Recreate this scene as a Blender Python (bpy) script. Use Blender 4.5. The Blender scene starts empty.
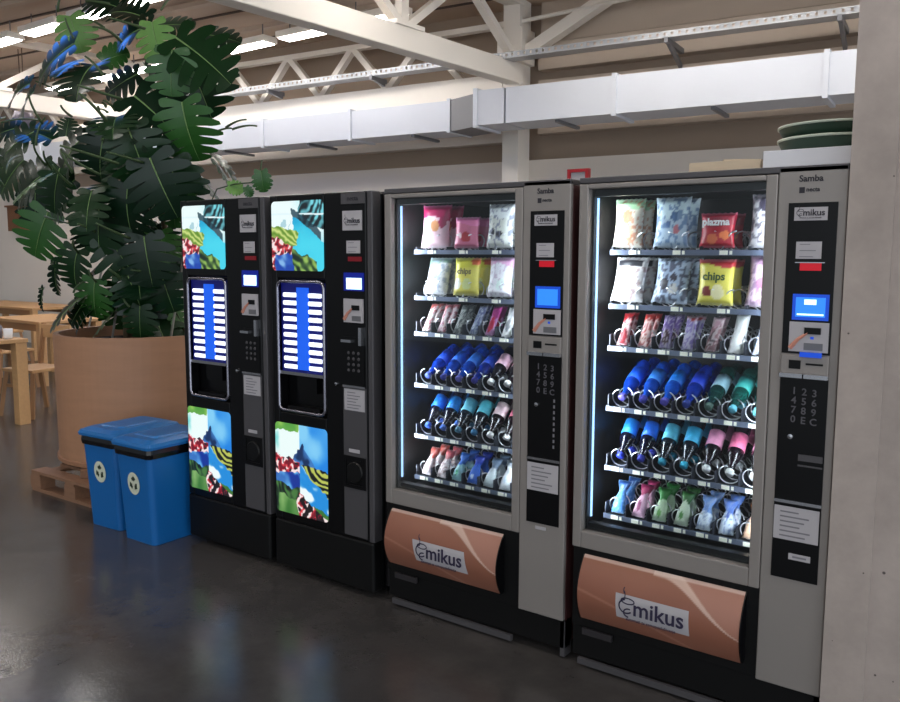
import bpy, math, random
from mathutils import Vector, Matrix, Quaternion
S = bpy.context.scene
COL = S.collection
rnd = random.Random(7)
JX, JS = -3.75, .0
WLO, WHI = .25, 2.1
PI = math.pi

# ---------------------------------------------------------------- helpers
def lin(c):
    r = []
    for v in c[:3]:
        v = v / 255.0
        r.append(v / 12.92 if v <= .04045 else ((v + .055) / 1.055) ** 2.4)
    return r

MATS = {}
def mat(name, rgb, rough=.5, metal=0., emit=0., emit_rgb=None, noise=0., nscale=8., bump=0., coat=0., trans=0., spec=.5, aniso=None):
    if name in MATS: return MATS[name]
    m = bpy.data.materials.new(name); m.use_nodes = True
    nt = m.node_tree; b = nt.nodes['Principled BSDF']
    c = lin(rgb) + [1]
    b.inputs['Base Color'].default_value = c
    b.inputs['Roughness'].default_value = rough
    b.inputs['Metallic'].default_value = metal
    b.inputs['Specular IOR Level'].default_value = spec
    b.inputs['Coat Weight'].default_value = coat
    b.inputs['Transmission Weight'].default_value = trans
    if emit:
        b.inputs['Emission Color'].default_value = lin(emit_rgb or rgb) + [1]
        b.inputs['Emission Strength'].default_value = emit
    if noise or bump:
        tc = nt.nodes.new('ShaderNodeTexCoord'); n = nt.nodes.new('ShaderNodeTexNoise')
        n.inputs['Scale'].default_value = nscale; n.inputs['Detail'].default_value = 5
        src = tc.outputs['Object']
        if aniso:
            mp = nt.nodes.new('ShaderNodeMapping'); mp.inputs['Scale'].default_value = aniso
            nt.links.new(src, mp.inputs['Vector']); src = mp.outputs['Vector']
        nt.links.new(src, n.inputs['Vector'])
        if noise:
            mx = nt.nodes.new('ShaderNodeMix'); mx.data_type = 'RGBA'
            mx.inputs['A'].default_value = [v * (1 - noise) for v in c[:3]] + [1]
            mx.inputs['B'].default_value = [min(1, v * (1 + noise)) for v in c[:3]] + [1]
            nt.links.new(n.outputs['Fac'], mx.inputs['Factor']); nt.links.new(mx.outputs['Result'], b.inputs['Base Color'])
        if bump:
            bp = nt.nodes.new('ShaderNodeBump'); bp.inputs['Strength'].default_value = bump; bp.inputs['Distance'].default_value = .01
            nt.links.new(n.outputs['Fac'], bp.inputs['Height']); nt.links.new(bp.outputs['Normal'], b.inputs['Normal'])
    MATS[name] = m
    return m

def mat_print(name, rough=.4, emit=0.):
    """colour comes from the print stored on the mesh"""
    if name in MATS: return MATS[name]
    m = bpy.data.materials.new(name); m.use_nodes = True
    nt = m.node_tree; b = nt.nodes['Principled BSDF']
    a = nt.nodes.new('ShaderNodeVertexColor'); a.layer_name = 'Print'
    b.inputs['Roughness'].default_value = rough
    if emit:
        b.inputs['Base Color'].default_value = (.02, .02, .02, 1)
        nt.links.new(a.outputs['Color'], b.inputs['Emission Color']); b.inputs['Emission Strength'].default_value = emit
    else:
        nt.links.new(a.outputs['Color'], b.inputs['Base Color'])
    MATS[name] = m
    return m

class MB:
    def __init__(s): s.v = []; s.f = []; s.m = []; s.col = None
    def quad(s, a, b, c, d, mi=0):
        n = len(s.v); s.v += [tuple(a), tuple(b), tuple(c), tuple(d)]; s.f.append((n, n+1, n+2, n+3)); s.m.append(mi)
    def box(s, x0, x1, y0, y1, z0, z1, mi=0):
        n = len(s.v)
        s.v += [(x, y, z) for z in (z0, z1) for y in (y0, y1) for x in (x0, x1)]
        for f in ((0,2,3,1),(4,5,7,6),(0,1,5,4),(2,6,7,3),(0,4,6,2),(1,3,7,5)):
            s.f.append(tuple(n+i for i in f)); s.m.append(mi)
        return s
    def bar(s, a, b, w, h, up=(0,0,1), mi=0):
        a = Vector(a); b = Vector(b); d = (b-a).normalized(); u = Vector(up)
        r = d.cross(u).normalized(); u = r.cross(d)
        n = len(s.v)
        for p in (a, b):
            for sx, sy in ((-1,-1),(1,-1),(1,1),(-1,1)):
                s.v.append(tuple(p + r*(sx*w/2) + u*(sy*h/2)))
        for f in ((3,2,1,0),(4,5,6,7),(0,1,5,4),(1,2,6,5),(2,3,7,6),(3,0,4,7)):
            s.f.append(tuple(n+i for i in f)); s.m.append(mi)
        return s
    def tube(s, pts, r, seg=8, mi=0, caps=True):
        pts = [Vector(p) for p in pts]; n0 = len(s.v); rr = r if isinstance(r, (list, tuple)) else [r]*len(pts)
        prev = None
        for i, p in enumerate(pts):
            d = (pts[min(i+1, len(pts)-1)] - pts[max(i-1, 0)]).normalized()
            if prev is None:
                u = Vector((0,0,1)) if abs(d.z) < .9 else Vector((1,0,0)); prev = d.cross(u).normalized()
            a = (prev - d*prev.dot(d)).normalized(); b = d.cross(a); prev = a
            for k in range(seg):
                t = 2*PI*k/seg; s.v.append(tuple(p + (a*math.cos(t) + b*math.sin(t))*rr[i]))
        for i in range(len(pts)-1):
            for k in range(seg):
                q = n0+i*seg; s.f.append((q+k, q+(k+1) % seg, q+seg+(k+1) % seg, q+seg+k)); s.m.append(mi)
        if caps:
            s.f.append(tuple(n0+k for k in reversed(range(seg)))); s.m.append(mi)
            q = n0+(len(pts)-1)*seg; s.f.append(tuple(q+k for k in range(seg))); s.m.append(mi)
        return s
    def lathe(s, prof, seg=20, c=(0,0,0), axis='z', mi=0, mis=None):
        """prof: list of (r, h)"""
        n0 = len(s.v)
        for r, h in prof:
            for k in range(seg):
                t = 2*PI*k/seg; x = r*math.cos(t); y = r*math.sin(t)
                p = (x, y, h) if axis == 'z' else (x, h, -y)
                s.v.append((p[0]+c[0], p[1]+c[1], p[2]+c[2]))
        for i in range(len(prof)-1):
            for k in range(seg):
                q = n0+i*seg; s.f.append((q+k, q+(k+1) % seg, q+seg+(k+1) % seg, q+seg+k)); s.m.append(mis[i] if mis else mi)
        s.f.append(tuple(n0+k for k in reversed(range(seg)))); s.m.append(mi)
        q = n0+(len(prof)-1)*seg; s.f.append(tuple(q+k for k in range(seg))); s.m.append(mi)
        return s
    def mesh(s, name, mats, smooth=False):
        me = bpy.data.meshes.new(name); me.from_pydata(s.v, [], s.f)
        for m in (mats if isinstance(mats, (list, tuple)) else [mats]): me.materials.append(m)
        me.polygons.foreach_set('material_index', s.m)
        if smooth: me.polygons.foreach_set('use_smooth', [True]*len(s.f))
        if s.col:
            at = me.color_attributes.new('Print', 'FLOAT_COLOR', 'POINT')
            for i, c in enumerate(s.col): at.data[i].color = (c[0], c[1], c[2], 1)
        me.update(); return me
    def build(s, name, mats, parent=None, loc=(0,0,0), smooth=False, bevel=0.):
        me = s.mesh(name, mats, smooth)
        return link(name, me, parent, loc, bevel)

def link(name, me, parent=None, loc=(0,0,0), bevel=0., rot=(0,0,0)):
    o = bpy.data.objects.new(name, me); COL.objects.link(o)
    o.parent = parent; o.location = loc; o.rotation_euler = rot
    if bevel:
        b = o.modifiers.new('bevel', 'BEVEL'); b.width = bevel; b.segments = 2; b.limit_method = 'ANGLE'
    return o
def tag(o, label=None, cat=None, group=None, kind=None):
    if label: o['label'] = label
    if cat: o['category'] = cat
    if group: o['group'] = group
    if kind: o['kind'] = kind
    return o
def empty(name, loc=(0,0,0), rz=0., parent=None):
    o = bpy.data.objects.new(name, None); COL.objects.link(o); o.location = loc; o.rotation_euler = (0,0,rz)
    o.empty_display_size = .1; o.parent = parent
    return o

def smoothstep(a, b, x):
    t = max(0, min(1, (x-a)/(b-a))); return t*t*(3-2*t)
def _h(i, j, k=0):
    n = (i*374761393 + j*668265263 + k*2147483647) & 0xffffffff
    n = ((n ^ (n >> 13))*1274126177) & 0xffffffff
    return ((n ^ (n >> 16)) & 0xffff)/65535.0
def vn(x, y, k=0):
    i = math.floor(x); j = math.floor(y); fx = x-i; fy = y-j
    fx = fx*fx*(3-2*fx); fy = fy*fy*(3-2*fy)
    return (_h(i,j,k)*(1-fx)+_h(i+1,j,k)*fx)*(1-fy) + (_h(i,j+1,k)*(1-fx)+_h(i+1,j+1,k)*fx)*fy
def mixc(a, b, t): return [a[i]*(1-t)+b[i]*t for i in range(3)]

def rounded_mask(w, h, r, u, v):
    x = abs(u-.5)*w*1.; y = abs(v-.5)*h
    dx = x-(w/2-r); dy = y-(h/2-r)
    if dx > 0 and dy > 0: return math.hypot(dx, dy) <= r
    return True
def print_panel(w, h, nx, ny, fn, yfn=None, r=0.):
    """upright printed sheet facing -Y, origin at its lower left corner"""
    b = MB(); b.col = []
    for j in range(ny+1):
        for i in range(nx+1):
            u = i/nx; v = j/ny; x = u*w; z = v*h
            if r:   # pull the corners in to a radius
                for cx_, cz_, sx, sz in ((r, r, -1, -1), (w-r, r, 1, -1), (r, h-r, -1, 1), (w-r, h-r, 1, 1)):
                    dx = (x-cx_)*sx; dz = (z-cz_)*sz
                    if dx > 0 and dz > 0:
                        m = max(dx, dz); l = math.hypot(dx, dz)
                        if l > 1e-9: x = cx_+sx*dx*m/l; z = cz_+sz*dz*m/l
            b.v.append((x, yfn(u, v) if yfn else 0, z)); b.col.append(lin(fn(u, v)))
    for j in range(ny):
        for i in range(nx):
            q = j*(nx+1)+i; b.f.append((q, q+1, q+nx+2, q+nx+1)); b.m.append(0)
    return b

TXT = {}
def text_mesh(body, size, depth=.0006, bold=0.):
    k = (body, size, depth, bold)
    if k in TXT: return TXT[k]
    cu = bpy.data.curves.new('lettering', 'FONT'); cu.body = body; cu.size = size; cu.extrude = depth; cu.offset = bold; cu.resolution_u = 3
    cu.align_x = 'CENTER'; cu.align_y = 'CENTER'
    o = bpy.data.objects.new('lettering', cu); COL.objects.link(o)
    dg = bpy.context.evaluated_depsgraph_get()
    me = bpy.data.meshes.new_from_object(o.evaluated_get(dg))
    bpy.data.objects.remove(o); bpy.data.curves.remove(cu)
    TXT[k] = me
    return me
def text(name, body, size, m, parent, loc, rot=(PI/2, 0, 0), bold=0., sx=1.):
    me = text_mesh(body, size, bold=bold).copy(); me.materials.clear(); me.materials.append(m)
    o = link(name, me, parent, loc, 0, rot); o.scale = (sx, 1, 1)
    return o

# ---------------------------------------------------------------- materials
M_sil = mat('silver_paint', (146, 140, 136), .4, .25, noise=.05, nscale=4)
M_sil2 = mat('grey_panel_paint', (84, 82, 85), .42, .3)
M_blk = mat('black_plastic', (7, 7, 9), .3, spec=.3)
M_blk2 = mat('black_satin', (8, 8, 9), .5, spec=.3)
M_int = mat('black_interior', (9, 9, 11), .45)
M_dred = mat('dark_maroon_steel', (74, 42, 42), .45, .1, noise=.25, nscale=6)
M_dgry = mat('dark_grey_steel', (58, 55, 58), .4, .3)
M_chrome = mat('chrome', (205, 205, 210), .18, 1.)
M_wire = mat('coil_wire', (225, 225, 230), .3, .7)
M_tray = mat('tray_steel', (60, 63, 72), .4, .5)
M_tag = mat('price_tag_paper', (245, 243, 225), .6)
M_paper = mat('sticker_paper', (176, 172, 176), .6)
M_ink = mat('dark_ink', (40, 38, 46), .6)
M_ink2 = mat('grey_ink', (120, 118, 124), .6)
M_white = mat('white_ink', (225, 225, 225), .6)
M_red = mat('red_led', (150, 15, 30), .3, emit=.5, emit_rgb=(210, 20, 40))
M_scrb = mat('blue_display', (30, 90, 200), .3, emit=.9, emit_rgb=(50, 140, 235))
M_scrd = mat('blue_display_edge', (20, 60, 160), .3, emit=.55, emit_rgb=(20, 80, 220))
M_scrw = mat('white_display', (200, 230, 250), .3, emit=1.6, emit_rgb=(190, 228, 255))
M_led = mat('led_tube', (220, 235, 255), .4, emit=1.7, emit_rgb=(160, 205, 255))
M_btn = mat('lit_button', (255, 255, 255), .4, emit=1.25, emit_rgb=(226, 236, 255))
M_blu = mat('lit_blue_band', (20, 70, 190), .4, emit=.8, emit_rgb=(25, 95, 225))
M_dblu = mat('lit_navy_band', (10, 16, 90), .4, emit=.3, emit_rgb=(10, 16, 110))
M_foil = mat_print('printed_foil', .33)
M_art = mat_print('backlit_print', .3, emit=1.0)
M_flap = mat_print('printed_flap_film', .36)

def glass_mat():
    m = bpy.data.materials.new('window_glass'); m.use_nodes = True; nt = m.node_tree; nt.nodes.clear()
    o = nt.nodes.new('ShaderNodeOutputMaterial'); mx = nt.nodes.new('ShaderNodeMixShader')
    t = nt.nodes.new('ShaderNodeBsdfTransparent'); g = nt.nodes.new('ShaderNodeBsdfGlossy'); f = nt.nodes.new('ShaderNodeFresnel')
    g.inputs['Roughness'].default_value = .02; f.inputs['IOR'].default_value = 1.45
    t.inputs['Color'].default_value = (.93, .96, .97, 1)
    nt.links.new(f.outputs[0], mx.inputs[0]); nt.links.new(t.outputs[0], mx.inputs[1]); nt.links.new(g.outputs[0], mx.inputs[2])
    nt.links.new(mx.outputs[0], o.inputs[0]); return m
M_glass = glass_mat()

# ---------------------------------------------------------------- camera
f_, cx_, cy_, cz_, yaw, pit, rol = 837.245, .543987, -2.72519, 1.559474, -.636522677, .115647729, .0035153
F = Vector((math.sin(yaw)*math.cos(pit), math.cos(yaw)*math.cos(pit), -math.sin(pit)))
R = Vector((math.cos(yaw), -math.sin(yaw), 0)); U = R.cross(F)
R, U = R*math.cos(rol)+U*math.sin(rol), -R*math.sin(rol)+U*math.cos(rol)
cd = bpy.data.cameras.new('camera'); cam = bpy.data.objects.new('camera', cd); COL.objects.link(cam)
cd.sensor_width = 36; cd.lens = 36*f_/900; cd.clip_start = .05; cd.clip_end = 200
cam.matrix_world = Matrix(((R.x, U.x, -F.x, cx_), (R.y, U.y, -F.y, cy_), (R.z, U.z, -F.z, cz_), (0, 0, 0, 1)))
S.camera = cam
CAM = Vector((cx_, cy_, cz_))
def atY(px, py, Y):          # where something seen in the photo stands, at a given distance Y
    d = F + R*((px-450)/f_) + U*((351-py)/f_)
    return CAM + d*((Y-cy_)/d.y)

# ---------------------------------------------------------------- room
def node_floor():
    m = bpy.data.materials.new('polished_concrete'); m.use_nodes = True; nt = m.node_tree; b = nt.nodes['Principled BSDF']
    L = nt.links.new
    g = nt.nodes.new('ShaderNodeNewGeometry')
    def noise(sc, det=6, rough=.6):
        n = nt.nodes.new('ShaderNodeTexNoise'); n.inputs['Scale'].default_value = sc; n.inputs['Detail'].default_value = det
        n.inputs['Roughness'].default_value = rough
        L(g.outputs['Position'], n.inputs['Vector']); return n
    n1 = noise(.9); n2 = noise(9); n3 = noise(60, 2)
    r1 = nt.nodes.new('ShaderNodeValToRGB'); r1.color_ramp.elements[0].position = .3; r1.color_ramp.elements[1].position = .72
    r1.color_ramp.elements[0].color = lin((60, 58, 58))+[1]; r1.color_ramp.elements[1].color = lin((86, 82, 80))+[1]
    L(n1.outputs['Fac'], r1.inputs['Fac'])
    r2 = nt.nodes.new('ShaderNodeValToRGB'); r2.color_ramp.elements[0].position = .3; r2.color_ramp.elements[1].position = .75
    r2.color_ramp.elements[0].color = (.8, .8, .8, 1); r2.color_ramp.elements[1].color = (1.08, 1.07, 1.06, 1)
    L(n2.outputs['Fac'], r2.inputs['Fac'])
    mul = nt.nodes.new('ShaderNodeMix'); mul.data_type = 'RGBA'; mul.blend_type = 'MULTIPLY'; mul.inputs['Factor'].default_value = 1
    L(r1.outputs['Color'], mul.inputs['A']); L(r2.outputs['Color'], mul.inputs['B'])
    # sawn joints: two families of thin lines
    sep = nt.nodes.new('ShaderNodeSeparateXYZ'); L(g.outputs['Position'], sep.inputs[0])
    def line(ax, off, pitch, skew, wid):
        a = nt.nodes.new('ShaderNodeMath'); a.operation = 'MULTIPLY_ADD'; L(sep.outputs[1-ax], a.inputs[0]); a.inputs[1].default_value = skew; L(sep.outputs[ax], a.inputs[2])
        c = nt.nodes.new('ShaderNodeMath'); c.operation = 'ADD'; L(a.outputs[0], c.inputs[0]); c.inputs[1].default_value = -off
        p = nt.nodes.new('ShaderNodeMath'); p.operation = 'PINGPONG'; L(c.outputs[0], p.inputs[0]); p.inputs[1].default_value = pitch/2
        k = nt.nodes.new('ShaderNodeMath'); k.operation = 'LESS_THAN'; L(p.outputs[0], k.inputs[0]); k.inputs[1].default_value = wid
        return k
    la = line(1, -3.1, 6., .0, .005); lb = line(0, JX, 6., JS, .006)
    mxm = nt.nodes.new('ShaderNodeMath'); mxm.operation = 'MAXIMUM'; L(la.outputs[0], mxm.inputs[0]); L(lb.outputs[0], mxm.inputs[1])
    fin = nt.nodes.new('ShaderNodeMix'); fin.data_type = 'RGBA'; fin.inputs['B'].default_value = lin((44, 44, 47))+[1]
    L(mxm.outputs[0], fin.inputs['Factor']); L(mul.outputs['Result'], fin.inputs['A'])
    L(fin.outputs['Result'], b.inputs['Base Color'])
    rr = nt.nodes.new('ShaderNodeMapRange'); rr.inputs['From Min'].default_value = .3; rr.inputs['From Max'].default_value = .7
    rr.inputs['To Min'].default_value = .15; rr.inputs['To Max'].default_value = .23; L(n2.outputs['Fac'], rr.inputs['Value']); L(rr.outputs[0], b.inputs['Roughness'])
    bp = nt.nodes.new('ShaderNodeBump'); bp.inputs['Strength'].default_value = .06; bp.inputs['Distance'].default_value = .01
    L(n3.outputs['Fac'], bp.inputs['Height']); L(bp.outputs['Normal'], b.inputs['Normal'])
    b.inputs['Specular IOR Level'].default_value = .6
    return m
fl = MB(); fl.box(-26, 5, -9, 7.5, -.1, 0); tag(fl.build('floor', node_floor()), kind='structure')

def node_concrete(name, rgb, dark):
    m = bpy.data.materials.new(name); m.use_nodes = True; nt = m.node_tree; b = nt.nodes['Principled BSDF']; L = nt.links.new
    tc = nt.nodes.new('ShaderNodeTexCoord')
    n = nt.nodes.new('ShaderNodeTexNoise'); n.inputs['Scale'].default_value = 4; n.inputs['Detail'].default_value = 8; n.inputs['Roughness'].default_value = .65; L(tc.outputs['Object'], n.inputs['Vector'])
    r = nt.nodes.new('ShaderNodeValToRGB'); r.color_ramp.elements[0].position = .3; r.color_ramp.elements[1].position = .7
    r.color_ramp.elements[0].color = lin([v*.9 for v in rgb])+[1]; r.color_ramp.elements[1].color = lin([min(255, v*1.06) for v in rgb])+[1]
    L(n.outputs['Fac'], r.inputs['Fac'])
    v = nt.nodes.new('ShaderNodeTexVoronoi'); v.inputs['Scale'].default_value = 22; L(tc.outputs['Object'], v.inputs['Vector'])
    n2 = nt.nodes.new('ShaderNodeTexNoise'); n2.inputs['Scale'].default_value = 9; L(tc.outputs['Object'], n2.inputs['Vector'])
    th = nt.nodes.new('ShaderNodeMapRange'); th.inputs['From Min'].default_value = .52; th.inputs['From Max'].default_value = .75; th.inputs['To Min'].default_value = 0; th.inputs['To Max'].default_value = .17; L(n2.outputs['Fac'], th.inputs['Value'])
    k = nt.nodes.new('ShaderNodeMath'); k.operation = 'LESS_THAN'; L(v.outputs['Distance'], k.inputs[0]); L(th.outputs[0], k.inputs[1])
    mx = nt.nodes.new('ShaderNodeMix'); mx.data_type = 'RGBA'; mx.inputs['B'].default_value = lin(dark)+[1]; L(k.outputs[0], mx.inputs['Factor']); L(r.outputs['Color'], mx.inputs['A']); L(mx.outputs['Result'], b.inputs['Base Color'])
    b.inputs['Roughness'].default_value = .8
    return m
M_conc = node_concrete('cast_concrete', (172, 160, 153), (92, 84, 82))
M_wl = mat('wall_paint_light', (226, 216, 206), .8, noise=.04, nscale=2)
M_wb = mat('wall_panel_beige', (196, 180, 164), .8, noise=.06, nscale=1.5)
M_wd = mat('wall_recess_brown', (160, 142, 126), .85, noise=.06, nscale=1.5)
M_beam = mat('cream_steel_paint', (240, 232, 222), .55, noise=.04, nscale=2)
M_ceil = mat('ceiling_panel_beige', (196, 174, 154), .8, noise=.07, nscale=1.2)
M_ceild = mat('ceiling_joint_dark', (92, 78, 70), .8)
M_galv = mat('galvanised_steel', (208, 211, 219), .5, .12, noise=.04, nscale=3)
M_galvd = mat('galvanised_dark', (118, 118, 122), .45, .4)
M_tray2 = mat('perforated_tray_steel', (172, 174, 178), .4, .5)

WP = Vector((-4.6, 5.5, 0)); WR = math.atan2(-.098, -.995)     # the back wall: local x runs left along it, local y comes out into the hall
def wbuild(b, name, m, **k):
    o = b.build(name, m, **k); o.location = WP; o.rotation_euler = (0, 0, WR); return o
def W(s, o, z): return Vector((WP.x-.995*s+.098*o, WP.y-.098*s-.995*o, z))

w = MB()
w.box(-9, 22, -.5, 0, 0, 2.605, 0)               # lower wall, pale
w.box(-9, 22, -.5, -.12, 2.605, 4.32, 1)
w.box(-9, -.26, -.12, .03, 3.57, 3.85, 2)        # pale panel strips of the right bay
w.box(-9, -.26, -.12, -.03, 3.87, 4.32, 2)
w.box(-9, -.26, -.12, 0.02, 2.885, 3.46, 2)
w.box(.04, 22, -.12, .05, 2.815, 3.1, 0)
tag(wbuild(w, 'wall_back', [M_wl, M_wd, M_wb]), kind='structure')
w = MB(); w.box(-.15, .045, 0, .28, 0, 4.3, 0); w.box(-.2, .1, 0, .32, 3.62, 3.98, 0)
w.bar((-.12, .17, 3.7), (-1.35, .17, 4.3), .14, .12, mi=0)
tag(wbuild(w, 'trim_1', M_beam), kind='structure')
w = MB(); w.box(6.0, 6.3, 0, .3, 0, 4.3, 0); w.box(12.0, 12.3, 0, .3, 0, 4.3, 0)
tag(wbuild(w, 'trim_2', M_beam), kind='structure')
# ceiling of long panels with dark joints
c = MB(); c.box(-9, 22, -.5, 14, 4.3, 4.45, 0)
y = .35; i = 0
while y < 13.5:
    c.box(-9, 22, y, y+.035, 4.285, 4.3, 1)
    c.box(-9, 22, y+.45, y+.53, 4.25, 4.3, 2)
    y += 1.05
tag(wbuild(c, 'ceiling', [M_ceil, M_ceild, mat('ceiling_rib_paint', (196, 178, 160), .78)]), kind='structure')
# concrete wall at the right of the machines
p = MB(); p.box(.0, .122, -.02, 1.1, 0, 4.3); p.box(.122, 1.6, -.008, 1.1, 0, 4.3)
tag(p.build('wall_right', M_conc), kind='structure')

# main roof truss: from the column towards the viewer
def truss(name, a, b, label, H=.78, n=4, w_=.17, h_=.215, group=None):
    a = Vector(a); b = Vector(b)
    r = empty(name, a); tag(r, label, 'roof truss', group); d = b-a
    m = MB(); m.bar((0,0,0), d, w_, h_); m.build('bottom_chord', M_beam, r, bevel=.01)
    up = Vector((0,0,H)); m = MB(); m.bar(up, d+up, w_, .12); m.build('top_chord', M_beam, r)
    for k in range(n):
        q0 = d*((k)/n); q1 = d*((k+.5)/n); q2 = d*((k+1)/n)
        for s_, e_ in ((q0+Vector((0,0,.1)), q1+up), (q1+up, q2+Vector((0,0,.1)))):
            m = MB(); m.bar(s_, e_, .09, .07); m.build('web_member', M_beam, r)
        m = MB(); m.bar(q2+Vector((0,0,.1)), q2+up, .1, .08, up=(1,0,0)); m.build('post', M_beam, r)
        m = MB(); m.box(q2.x-.11, q2.x+.11, q2.y-.2, q2.y+.2, .1, .14); m.build('gusset_plate', M_beam, r)
    return r
A = Vector((-4.50, 5.33, 3.51)); D = Vector((-.035, -.9994, 0))
truss('roof_truss', A, A+D*9.5, 'cream steel roof truss running from the wall column over the vending machines', n=5, group='roof trusses')
truss('roof_truss', A+Vector((-6.1, -.55, 0)), A+Vector((-6.1, -.55, 0))+D*8.6, 'cream steel roof truss seen through the big leafy plant', group='roof trusses')
truss('roof_truss', A+Vector((-12.1, -1.2, 0)), A+Vector((-12.1, -1.2, 0))+D*7, 'farthest cream steel roof truss at the far left end of the hall', group='roof trusses')

# lattice girder along the wall
def girder(s0, s1, o, label, pitch=1.03):
    r = empty('lattice_girder', W(s0, o, 3.39), WR); tag(r, label, 'girder', 'lattice girders')
    L_ = s1-s0
    m = MB(); m.box(0, L_, -.09, .09, -.13, .13); m.build('bottom_chord', M_beam, r, bevel=.008)
    m = MB(); m.box(0, L_, -.05, .05, .63, .69); m.build('top_chord', M_beam, r)
    x = .55 - (.0)
    while x+pitch < L_:
        for a_, b_ in ((x, x+pitch/2), (x+pitch, x+pitch/2)):
            m = MB(); m.bar((a_, 0, .11), (b_, 0, .66), .07, .085, up=(0,1,0)); m.build('web_member', M_beam, r)
        x += pitch
    return r
girder(.05, 5.95, .2, 'cream lattice girder above the long duct, left of the wall column')
girder(6.35, 11.95, .2, 'cream lattice girder behind the leafy plant, further left')
# pipe running on to the right of the truss
m = MB(); m.tube([W(.0, .2, 4.06), W(-4.6, .35, 4.24)], .022); tag(m.build('pipe', M_beam), 'thin cream pipe running right below the ceiling above the perforated cable tray', 'pipe')

# perforated cable tray with brackets
r = empty('cable_tray', W(0, .5, 3.6), WR); tag(r, 'perforated galvanised cable tray on brackets above the silver air duct', 'cable tray')
m = MB(); x = -4.2
m.box(-4.2, 5.0, -.09, .09, 0, .004, 0)
for z0, z1 in ((0, .02), (.048, .062)): m.box(-4.2, 5.0, .088, .092, z0, z1, 0)
while x < 5.0:
    m.box(x, x+.045, .088, .092, .02, .048, 0); x += .07
m.box(-4.2, 5.0, -.092, -.088, 0, .062, 1)
m.build('tray', [M_tray2, M_galvd], r)
for s_ in (-3.35, -1.85, 1.6, 3.2):
    m = MB(); e0 = -.45 if s_ < 0 else -.2; m.bar((s_, .1, -.02), (s_, e0, -.02), .04, .05); m.bar((s_, .02, -.03), (s_, e0+.03, -.17 if s_ < 0 else -.06), .035, .04); m.build('bracket', M_galvd, r)

# air duct
r = empty('air_duct', W(0, .8, 3.0), WR); tag(r, 'long rectangular galvanised air duct hung along the wall above the machines', 'air duct')
def sec(x0, x1, o0, o1, z0, z1, nm='duct_section', mm=None):
    m = MB(); m.box(x0, x1, o0-.8, o1-.8, z0-3, z1-3); return m.build(nm, mm or M_galv, r)
xs = [.42, 1.75, 3.1, 4.5, 6.0, 7.6, 9.2]
for a_, b_ in zip(xs[:-1], xs[1:]): sec(a_+.012, b_-.012, .35, .8, 2.87, 3.185)
for a_ in xs[:-1]: sec(a_-.02, a_+.02, .33, .82, 2.85, 3.205, 'flange')
# slanting link to the thicker part
m = MB()
pts = [(.42, .8), (-.02, 1.0), (-.02, .5), (.42, .35)]
b0 = len(m.v)
for z in (2.86-3, 3.19-3):
    for (x, o) in pts: m.v.append((x, o-.8, z))
for f in ((0,1,5,4),(1,2,6,5),(2,3,7,6),(3,0,4,7),(3,2,1,0),(4,5,6,7)): m.f.append(f); m.m.append(0)
m.build('duct_offset', M_galvd, r)
xs = [-.02, -.35, -1.5, -3.32, -4.6, -6.]
for a_, b_ in zip(xs[:-1], xs[1:]): sec(b_+.012, a_-.012, .5, 1.0, 2.868, 3.215)
for a_ in (-.02, -1.5, -3.32): sec(a_-.022, a_+.022, .48, 1.025, 2.845, 3.235, 'flange')
for s_, o_ in ((.9, .58), (2.4, .58), (3.8, .58), (-.9, .75), (-2.4, .75), (-3.6, .75)):
    m = MB()
    m.box(s_-.02, s_+.02, o_-.8-.34, o_-.8+.2, -.16, -.132)
    m.build('hanger', M_galvd, r)

# luminaires
M_lum = mat('lamp_diffuser', (255, 255, 255), .5, emit=27., emit_rgb=(255, 250, 244))
dif = MB().box(-.37, .37, -.085, .085, -.03, -.01).mesh('diffuser', M_lum)
hou = MB().box(-.4, .4, -.105, .105, -.02, .05).mesh('housing', M_beam)
where = {2.48: 'second row from the wall', 4.01: 'row nearest the wall', -1.1: 'row above the aisle', -4.6: 'row farthest from the wall'}
ordn = ['first','second','third','fourth','fifth','sixth','seventh','eighth','ninth','tenth','eleventh','twelfth','thirteenth','fourteenth','fifteenth','sixteenth']
for Y0, xs in ((2.48, [.38-1.05*k for k in range(14)]), (4.01, [1.2-1.0*k for k in range(5)]+[-5.4-1.0*k for k in range(7)]), (-1.1, [-9.5+1.6*k for k in range(8)]), (-4.6, [-8.3+1.6*k for k in range(8)])):  # unseen lights added at the right of the wall-side rows brighten that bay
    for k, x in enumerate(xs):
        yy = Y0
        e = empty('ceiling_light', (x, yy, 3.97 if Y0 > 4 else 4.1))
        k0 = {2.48: 7, 4.01: 5}.get(Y0, 99)       # the first of the row that the photo shows
        if k >= k0: tag(e, 'white strip ceiling light, %s from the right in the %s' % (ordn[k-k0], where[Y0]), 'ceiling light', 'strip ceiling lights')
        else: tag(e, 'unseen white strip ceiling light above the vending machines or the aisle, higher than the picture', 'ceiling light', 'strip ceiling lights above the aisle')
        link('housing', hou, e); link('diffuser', dif, e)
        for q in (-.28, .27): MB().box(q, q+.01, -.005, .005, .05, .2).build('hanger_wire', M_galvd, e)

# added glowing panel, out of view, for blue gloss on the leaves
M_bluefill = mat('blue_fill_pane', (120, 170, 255), .4, emit=4.5, emit_rgb=(70, 140, 255))
e = empty('blue_fill_panel', (-7.3, 1.2, 4.2)); tag(e, 'added glowing blue panel under the ceiling above the leafy plant, out of view', 'blue_fill_panel')
MB().box(-.9, .9, -.6, .6, 0, .02).build('pane', M_bluefill, e)
m = MB(); m.box(-.96, -.9, -.66, .66, -.04, .1); m.box(.9, .96, -.66, .66, -.04, .1); m.box(-.9, .9, -.66, -.6, -.04, .1); m.box(-.9, .9, .6, .66, -.04, .1); m.build('frame', M_beam, e)

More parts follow.
